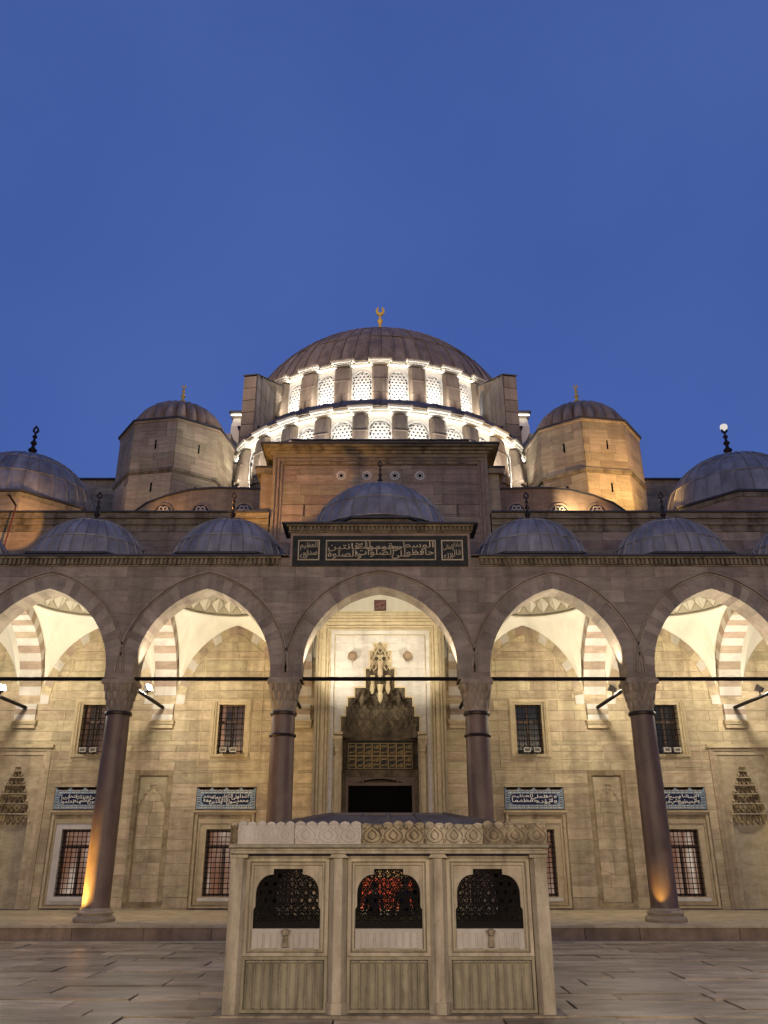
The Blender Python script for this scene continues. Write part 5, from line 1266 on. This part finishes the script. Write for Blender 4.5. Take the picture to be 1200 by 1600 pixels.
# assumed roof lamps, unseen: sodium on the right tower and corners, added soft white for strip glow on the towers
light('SPOT', (15.0,38.3,18.0), (12.8,43.5,24.8), 4600, (1.0,0.62,0.22), 75, 0.8, 0.2, 'added_roof_spot')
light('SPOT', (9.6,39.2,17.9), (11.8,43.5,24.4), 1000, (1.0,0.72,0.36), 70, 0.8, 0.2, 'added_roof_spot')
light('SPOT', (17.2,43.6,18.6), (16.2,48,22.8), 700, (1.0,0.62,0.24), 110, 0.8, 0.2, 'added_roof_spot')
light('SPOT', (-15.2,38.3,18.0), (-13.2,43.5,24.0), 300, (1.0,0.70,0.40), 75, 0.8, 0.2, 'added_roof_spot')
light('SPOT', (-6.6,42.2,23.6), (-10.5,45.0,24.6), 650, (1.0,0.90,0.74), 90, 0.9, 0.3, 'added_roof_spot')  # added lamp standing in for the half dome strips' glow on the tower
light('SPOT', (6.6,42.2,23.6), (10.5,45.0,24.6), 160, (1.0,0.90,0.74), 90, 0.9, 0.3, 'added_roof_spot')  # weaker added stand-in for strip glow on the right tower
light('SPOT', (-9.2,31.3,14.7), (-4.3,36.2,19.2), 3000, SODIUM, 40, 0.5, 0.08, 'added_roof_spot')
light('SPOT', (-15.05,32.6,14.7), (-17.3,36.2,17.0), 700, SODIUM, 40, 0.3, 0.05, 'added_roof_spot')
light('SPOT', (-16.5,36.6,17.5), (-17.6,38.0,18.3), 220, (1.0,0.58,0.22), 140, 0.8, 0.1, 'added_roof_spot')
for sx in (-1,1): light('SPOT', (sx*12.4,38.9,17.6), (sx*8.2,40,19.4), 420, SODIUM, 120, 0.9, 0.1, 'added_roof_spot')
# thin lamp mast on the roof at the left
lm = thing('lamp_mast', 'thin dark red lamp mast leaning on the cornice at the left edge', 'mast', (-17.15,35.2,12.95))
obj('mast', MB().bar((-17.15,35.2,12.9),(-16.72,35.2,17.25),0.035,6), M['signred'], lm); obj('arm', MB().bar((-16.72,35.2,17.25),(-17.05,35.0,17.72),0.05,6), M['iron'], lm)


# ================================================================== ablution fountain
FX, FY, FD = 0.15, 15.5, 3.2
ft = thing('ablution_fountain', 'carved marble fountain house with three dark grilled windows in the courtyard', 'fountain', (FX,FY+FD/2,0))
BX = [(-2.43,-1.02),(-0.70,0.69),(0.98,2.40)]              # the three bays (local x)
def fb(x0,x1,y0,y1,z0,z1): return MB().box(FX+x0,FX+x1,FY+y0,FY+y1,z0,z1)
obj('plinth', fb(-2.85,2.85,-0.20,FD+0.2,-0.03,0.035), M['fountold'], ft)
for sx in (-1,1):                                          # end walls
    a,b = sorted((sx*2.44,sx*2.56)); obj('end_wall', fb(a,b,0.10,FD-0.10,0.035,2.42), M['fount'], ft)
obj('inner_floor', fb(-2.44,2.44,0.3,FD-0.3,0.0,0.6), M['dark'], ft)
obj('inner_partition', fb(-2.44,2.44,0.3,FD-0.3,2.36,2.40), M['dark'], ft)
# pilasters: three-sided fronts
def pil(c, w_, d, z0, z1, mat): 
    P = [(FX+c-w_,FY+0.12),(FX+c-w_,FY+0.0),(FX+c-w_*0.45,FY-d),(FX+c+w_*0.45,FY-d),(FX+c+w_,FY+0.0),(FX+c+w_,FY+0.12)]
    return MB().prism(P,z0,z1,'z')
for c in (-0.86,0.835):
    p = obj('pilaster', pil(c,0.155,0.11,0.035,2.36,M['fount']), M['fount'], ft)
    obj('pilaster_foot', pil(c,0.185,0.135,0.036,0.20,M['fount']), M['fount'], p)
    obj('pilaster_head', MB().prism([(FX+c-0.17,2.36),(FX+c+0.17,2.36),(FX+c+0.10,2.44),(FX+c-0.10,2.44)],FY-0.14,FY+0.1,'y'), M['fount'], p)
for c in (-2.56,2.55):
    P = [(FX+c-0.135,FY+0.25),(FX+c-0.135,FY-0.10),(FX+c+0.07,FY-0.10),(FX+c+0.135,FY+0.0),(FX+c+0.135,FY+0.25)]
    if c > 0: P = [(2*(FX+c)-x,y) for x,y in reversed(P)]
    p = obj('corner_pilaster', MB().prism(P,0.035,2.36,'z'), M['fount'], ft)
    obj('pilaster_head', fb(c-0.15,c+0.15,-0.115,0.2,2.36,2.44), M['fount'], p)
    bp = obj('corner_pilaster', MB().prism([(x,2*FY+FD-y) for x,y in reversed(P)],0.035,2.42,'z'), M['fount'], ft)
def opening(c, n=8):
    """Window outline: straight jambs, nicked shoulders, quarter-round corners and a square head."""
    L_ = [(-0.565,1.27),(0.565,1.27),(0.565,1.555),(0.535,1.60),(0.535,1.80)]
    arc = [(0.275+0.26*math.cos(math.pi/2*i/n),1.80+0.295*math.sin(math.pi/2*i/n)) for i in range(1,n+1)]
    L_ += arc+[(0.25,2.10),(0.25,2.185)]
    L_ += [(-x,z) for x,z in reversed(L_[2:])]
    return [(FX+c+x,z) for x,z in L_]
CB = [-1.725,-0.005,1.69]
# fretwork: six-pointed star net of thin bars clipped to a rectangle
def fret(c, y, name):
    mb = MB(); seen = set(); p = 0.150
    x0,x1,z0,z1 = FX+c-0.565,FX+c+0.565,1.27,2.185
    def inside(x,z):
        u = abs(x-FX-c)
        if z < 1.28 or z > 2.18: return False
        if z < 1.58: return u < 0.56
        if z < 1.80: return u < 0.53
        if u < 0.25: return True
        return u < 0.275+0.26 and (u < 0.275 and z < 2.095 or (u >= 0.275 and ((u-0.275)/0.26)**2+((z-1.80)/0.295)**2 < 1))
    def seg(a,b,r):
        k = tuple(sorted(((round(a[0],3),round(a[1],3)),(round(b[0],3),round(b[1],3)))))
        if k in seen: return
        seen.add(k)
        if not (inside(*a) and inside(*b)): return
        dx, dz = b[0]-a[0], b[1]-a[1]; l = math.hypot(dx,dz); nx, nz = -dz/l*r, dx/l*r
        vs = [(a[0]+nx,y-0.012,a[1]+nz),(a[0]-nx,y-0.012,a[1]-nz),(b[0]-nx,y-0.012,b[1]-nz),(b[0]+nx,y-0.012,b[1]+nz)]
        mb.add(vs+[(v[0],y+0.012,v[2]) for v in vs],[(0,1,2,3),(4,7,6,5),(0,4,5,1),(2,6,7,3)])
    h = p*math.sqrt(3)/2
    for row in range(-1,9):
        for i in range(-6,7):
            cx_ = FX+c+(i+(0.5 if row % 2 else 0))*p; cz_ = 1.30+row*h
            star = [(cx_+p*0.52*math.cos(R(60*k+30)),cz_+p*0.52*math.sin(R(60*k+30))) for k in range(6)]
            inn = [(cx_+p*0.30*math.cos(R(60*k)),cz_+p*0.30*math.sin(R(60*k))) for k in range(6)]
            for k in range(6):
                seg(star[k],inn[k],0.0085); seg(star[k],inn[(k+1)%6],0.0085)
                seg(inn[k],(cx_+p*0.5*math.cos(R(60*k)),cz_+p*0.5*math.sin(R(60*k))),0.0085)
                seg(inn[k],inn[(k+1)%6],0.006)
    return mb
for k,((a,b),c) in enumerate(zip(BX,CB)):
    side = []
    for y0,y1,nm in ((0.03,0.17,'front'),(FD-0.17,FD-0.03,'back')):
        wp = obj('window_panel', MB().plate_hole((FX+a,FX+b,0.92,2.36),opening(c),FY+y0,FY+y1,(FX+c,1.65)), M['fount'], ft)
        obj('bronze_fretwork', fret(c,FY+(y0+y1)/2,'g'), M['iron'], wp, kind='stuff')
        out = opening(c); cc = (FX+c,1.65)
        obj('fretwork_rim', MB().plate_hole((FX+c-0.60,FX+c+0.60,1.255,2.20),[(cc[0]+(x-cc[0])*0.965,cc[1]+(z-cc[1])*0.965) for x,z in out],FY+(y0+y1)/2-0.02,FY+(y0+y1)/2+0.02,cc), M['iron'], wp)
        if nm == 'front':
            obj('sill_bar', fb(c-0.563,c+0.563,0.085,0.12,1.272,1.36), M['iron'], wp)
        obj('lower_panel', fb(a,b,0.05 if nm == 'front' else FD-0.15,0.15 if nm == 'front' else FD-0.05,0.035,0.919), M['fountdk'], ft)
    fm = obj('panel_frame', MB().ring_rect((FX+a,FX+b,0.86,2.355),(FX+a+0.06,FX+b-0.06,0.915,2.30),FY-0.015,FY+0.04), M['fount'], ft)
    obj('frame_bead', MB().ring_rect((FX+a+0.085,FX+b-0.085,0.94,2.275),(FX+a+0.115,FX+b-0.115,0.97,2.245),FY+0.005,FY+0.04), M['fount'], fm)
    # water slab under the opening with a row of small arched recesses
    ws = obj('water_slab', fb(c-0.56,c+0.56,-0.005,0.06,0.965,1.268), M['crestnew'], ft)
    for i in range(8):
        u = c-0.48+0.96*(i+0.5)/8
        if k != 1 and abs(u-c) < 0.13: continue
        obj('tongue', fb(u-0.043,u+0.043,-0.018,-0.004,0.975,1.215), M['crestnew'], ws)
    if k != 1:
        obj('spout_bracket', MB().prism([(FX+c-0.05,1.0),(FX+c+0.05,1.0),(FX+c+0.035,1.16),(FX+c+0.08,1.25),(FX+c-0.08,1.25),(FX+c-0.035,1.16)],FY-0.06,FY,'y'), M['fountold'], ws)
        obj('old_tap_boss', MB().lathe([(0.0,-0.06),(0.045,-0.05),(0.06,0.0),(0.045,0.04),(0.0,0.05)],10,(FX+c,FY-0.07,1.225)), M['fountold'], ws, smooth=True)
    # fluted panel below
    fp = obj('fluted_panel', MB().ring_rect((FX+a,FX+b,0.045,0.855),(FX+a+0.05,FX+b-0.05,0.09,0.805),FY+0.0,FY+0.06), M['fountdk'], ft)
    nfl = 9; u0, u1 = a+0.075, b-0.075; s_ = (u1-u0)/nfl
    for i in range(nfl):
        u = u0+s_*(i+0.5); hw = s_*0.5
        P = [(FX+u-hw,FY+0.058),(FX+u-hw,FY+0.004),(FX+u-hw*0.86,FY+0.006),(FX+u-hw*0.72,FY+0.026),(FX+u-hw*0.35,FY+0.040),(FX+u,FY+0.044),(FX+u+hw*0.35,FY+0.040),(FX+u+hw*0.72,FY+0.026),(FX+u+hw*0.86,FY+0.006),(FX+u+hw,FY+0.004),(FX+u+hw,FY+0.058)]
        f_ = obj('flute', MB().prism(P,0.105,0.765,'z'), M['fountdk'], fp)
        obj('flute_head', fb(u-hw*0.97,u+hw*0.97,0.006,0.05,0.766,0.795), M['fountdk'], f_)
# entablature
for (z0,z1,d,mt) in ((2.362,2.425,-0.02,'fount'),(2.428,2.475,0.15,'fount'),(2.478,2.52,0.11,'fount'),(2.523,2.575,0.17,'fountdk')):
    obj('entablature', fb(-2.56-d,2.56+d,-0.02-d,FD+0.02+d,z0,z1), M[mt], ft)
# cresting: separate blocks, the two on the left newly cut, the others old
CR = [(-2.72,-2.60,'fountold'),(-2.60,-1.62,'crestnew'),(-1.62,-0.47,'crestnew'),(-0.47,0.62,'fountold'),(0.62,1.62,'fount'),(1.62,2.72,'fountold')]
for a,b,mt in CR:
    cb_ = obj('crest_block', fb(a+0.004,b-0.004,-0.155-random.uniform(0,0.015),0.0,2.578,2.885), M[mt], ft)
    n = max(1,round((b-a)/0.178)); s_ = (b-a)/n
    for i in range(n):
        u = a+s_*(i+0.5); hh = random.uniform(0.055,0.075) if mt == 'crestnew' else random.uniform(0.015,0.075)
        if mt != 'crestnew' and random.random() < 0.15: hh = 0.012
        P = [(-0.48,0),(0.48,0),(0.46,0.35),(0.30,0.72),(0.10,0.92),(0,1.0),(-0.10,0.92),(-0.30,0.72),(-0.46,0.35)]
        obj('crest_leaf', MB().prism([(FX+u+x*s_,2.886+z*hh) for x,z in P],FY-0.165,FY-0.06,'y'), M[mt], cb_)
    m2 = max(1,round((b-a)/0.36)); s2 = (b-a)/m2
    for i in range(m2):                                    # carved palmettes in low relief
        u = FX+a+s2*(i+0.5); old = mt != 'crestnew'; d = 0.026 if old else 0.006; wk = 1.0 if old else 0.6
        for sx in (-1,1):
            for pts in ([(0.0,2.60),(0.20,2.615),(0.36,2.655),(0.43,2.71),(0.38,2.765),(0.22,2.81),(0.08,2.85),(0.0,2.885)],[(0.48,2.885),(0.45,2.84),(0.36,2.81),(0.31,2.835),(0.34,2.86)],[(0.0,2.65),(0.14,2.68),(0.20,2.72),(0.14,2.765),(0.05,2.79),(0.0,2.815)],[(0.49,2.60),(0.44,2.62),(0.47,2.66)]):
                rg = []
                for j,(x,z) in enumerate(pts):
                    wd = (0.007+0.011*math.sin(math.pi*(j+0.5)/len(pts)))*wk
                    x0,x1 = u+sx*(x*s2)-wd, u+sx*(x*s2)+wd
                    rg.append([(x0,FY-0.14,z-wd),((x0+x1)/2,FY-0.168-d,z+0.004),(x1,FY-0.14,z+wd)])
                obj('palmette_scroll', MB().loft(rg,True,True,True), M[mt], cb_)
for y0,y1,x0,x1 in ((FD,FD+0.15,-2.72,2.72),(0.0,FD,-2.72,-2.58),(0.0,FD,2.58,2.72)):
    obj('crest_block', fb(x0,x1,y0,y1,2.578,2.90), M['fount'], ft)
# hipped lead roof with rolls over the hips
ev = [(-2.58,0.02),(2.58,0.02),(2.58,FD-0.02),(-2.58,FD-0.02)]; tp_ = [(-1.05,1.35),(1.05,1.35),(1.05,FD-1.35),(-1.05,FD-1.35)]
ro = obj('lead_roof', MB().loft([[(FX+x,FY+y,2.80) for x,y in ev],[(FX+x,FY+y,3.12) for x,y in tp_]],True,False,True), M['leaddark'], ft)
for (x0,y0),(x1,y1) in list(zip(ev,tp_))+[((-0.75,0.02),(-0.5,1.35)),((0.0,0.02),(0,1.35)),((0.75,0.02),(0.5,1.35))]:
    obj('roof_roll', MB().bar((FX+x0,FY+y0,2.81),(FX+x1,FY+y1,3.13),0.035,6), M['leaddark'], ro)
obj('roof_ridge', MB().bar((FX-1.05,FY+1.35,3.125),(FX+1.05,FY+1.35,3.125),0.03,6), M['leaddark'], ro)
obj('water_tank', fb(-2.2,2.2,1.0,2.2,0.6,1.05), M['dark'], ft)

# ================================================================== people glimpsed through the fountain
def person(x, y, rot, hgt, label, arm):
    """One standing figure in dark clothes, grown as one skin from a skeleton."""
    k = hgt/1.75
    J = {'pelvis':(0,0,0.95),'belly':(0,0,1.10),'chest':(0,0.01,1.32),'neck':(0,0.01,1.47),'head0':(0,-0.01,1.55),'head1':(0,-0.02,1.66),
         'lh':(0.10,0,0.90),'lk':(0.11,-0.01,0.50),'la':(0.12,0.02,0.09),'lt':(0.13,-0.16,0.04),
         'rh':(-0.10,0,0.90),'rk':(-0.12,-0.03,0.50),'ra':(-0.14,0.02,0.09),'rt':(-0.16,-0.16,0.04),
         'ls':(0.19,0.01,1.41),'le':(0.26,0.03,1.13),'lw':arm[0],'rs':(-0.19,0.01,1.41),'re':(-0.26,0.03,1.13),'rw':arm[1]}
    rad = {'pelvis':0.155,'belly':0.145,'chest':0.155,'neck':0.06,'head0':0.08,'head1':0.09,'lh':0.10,'lk':0.068,'la':0.045,'lt':0.035,'rh':0.10,'rk':0.068,'ra':0.045,'rt':0.035,'ls':0.075,'le':0.052,'lw':0.036,'rs':0.075,'re':0.052,'rw':0.036}
    E_ = [('pelvis','belly'),('belly','chest'),('chest','neck'),('neck','head0'),('head0','head1'),('pelvis','lh'),('lh','lk'),('lk','la'),('la','lt'),('pelvis','rh'),('rh','rk'),('rk','ra'),('ra','rt'),('chest','ls'),('ls','le'),('le','lw'),('chest','rs'),('rs','re'),('re','rw')]
    for s_,wn in ((1,'lw'),(-1,'rw')):                     # five fingers on each hand
        W_ = J[wn]
        for q,(dx,dy,l) in enumerate(((0.0,-0.03,0.075),(0.0,-0.012,0.088),(0.0,0.006,0.085),(0.0,0.024,0.068),(-0.03*s_,-0.04,0.05))):
            a = 'f%d%s' % (q,wn); b = 'g%d%s' % (q,wn)
            J[a] = (W_[0]+dx*0.4,W_[1]+dy,W_[2]-0.07 if q < 4 else W_[2]-0.03); J[b] = (W_[0]+dx,W_[1]+dy*1.2-0.01,J[a][2]-l)
            rad[a] = 0.011; rad[b] = 0.008; E_ += [(wn,a),(a,b)]
    names = list(J); me = bpy.data.meshes.new('body'); me.from_pydata([tuple(c*k for c in J[n]) for n in names],[(names.index(a),names.index(b)) for a,b in E_],[])
    t = thing('person', label, 'person', (x,y,0), 'people behind the fountain', rot)
    o = bpy.data.objects.new('body', me); col.objects.link(o)
    sk_ = o.modifiers.new('s','SKIN'); ss = o.modifiers.new('d','SUBSURF'); ss.levels = ss.render_levels = 1
    for i,n in enumerate(names):
        sv = me.skin_vertices[0].data[i]; sv.radius = (rad[n]*k,rad[n]*k*(0.72 if n in ('pelvis','belly','chest') else 1)); sv.use_root = n == 'pelvis'
    dg = bpy.context.evaluated_depsgraph_get(); m2 = bpy.data.meshes.new_from_object(o.evaluated_get(dg)); bpy.data.objects.remove(o)
    for mt in ('cloth1','cloth2','skin','hair'): m2.materials.append(M[mt])
    for p in m2.polygons:
        c = p.center; z = c.z/k; p.use_smooth = True
        p.material_index = 2 if (z > 1.47 or (z < 0.86 and abs(c.x) > 0.2*k)) else (1 if z < 0.9 else 0)
    b = bpy.data.objects.new('body', m2); col.objects.link(b); b.parent = t; ORG[b.name] = Vector((0,0,0))
    H = MB().lathe([(0.085,1.60),(0.102,1.66),(0.098,1.72),(0.07,1.765),(0.01,1.785)],14,(0,0.015,0)); H.v = [(x_*k,y_*k+0.0,z_*k) for x_,y_,z_ in H.v]
    obj('hair', H, M['hair'], t, smooth=True, local=True)
    fm = MB()
    for sx in (-1,1): fm.box(sx*0.035-0.012,sx*0.035+0.012,-0.118,-0.10,1.645,1.655)
    fm.box(-0.022,0.022,-0.117,-0.10,1.565,1.573); fm.add([(0,-0.11,1.65),(-0.016,-0.105,1.605),(0.016,-0.105,1.605),(0,-0.135,1.608)],[(0,1,3),(0,3,2),(1,2,3)])
    fm.v = [(x_*k,y_*k,z_*k) for x_,y_,z_ in fm.v]; obj('face', fm, M['hair'], t, local=True, kind='stuff')
person(-0.16, 25.2, 0.3, 1.70, 'person in dark clothes with bent arms, seen through the middle fountain grille', ((0.20,-0.16,1.02),(-0.18,-0.18,1.05)))
person(0.66, 24.6, -0.2, 1.82, 'taller person in dark clothes with arms hanging, seen through the middle fountain grille', ((0.29,-0.02,0.87),(-0.29,-0.02,0.87)))
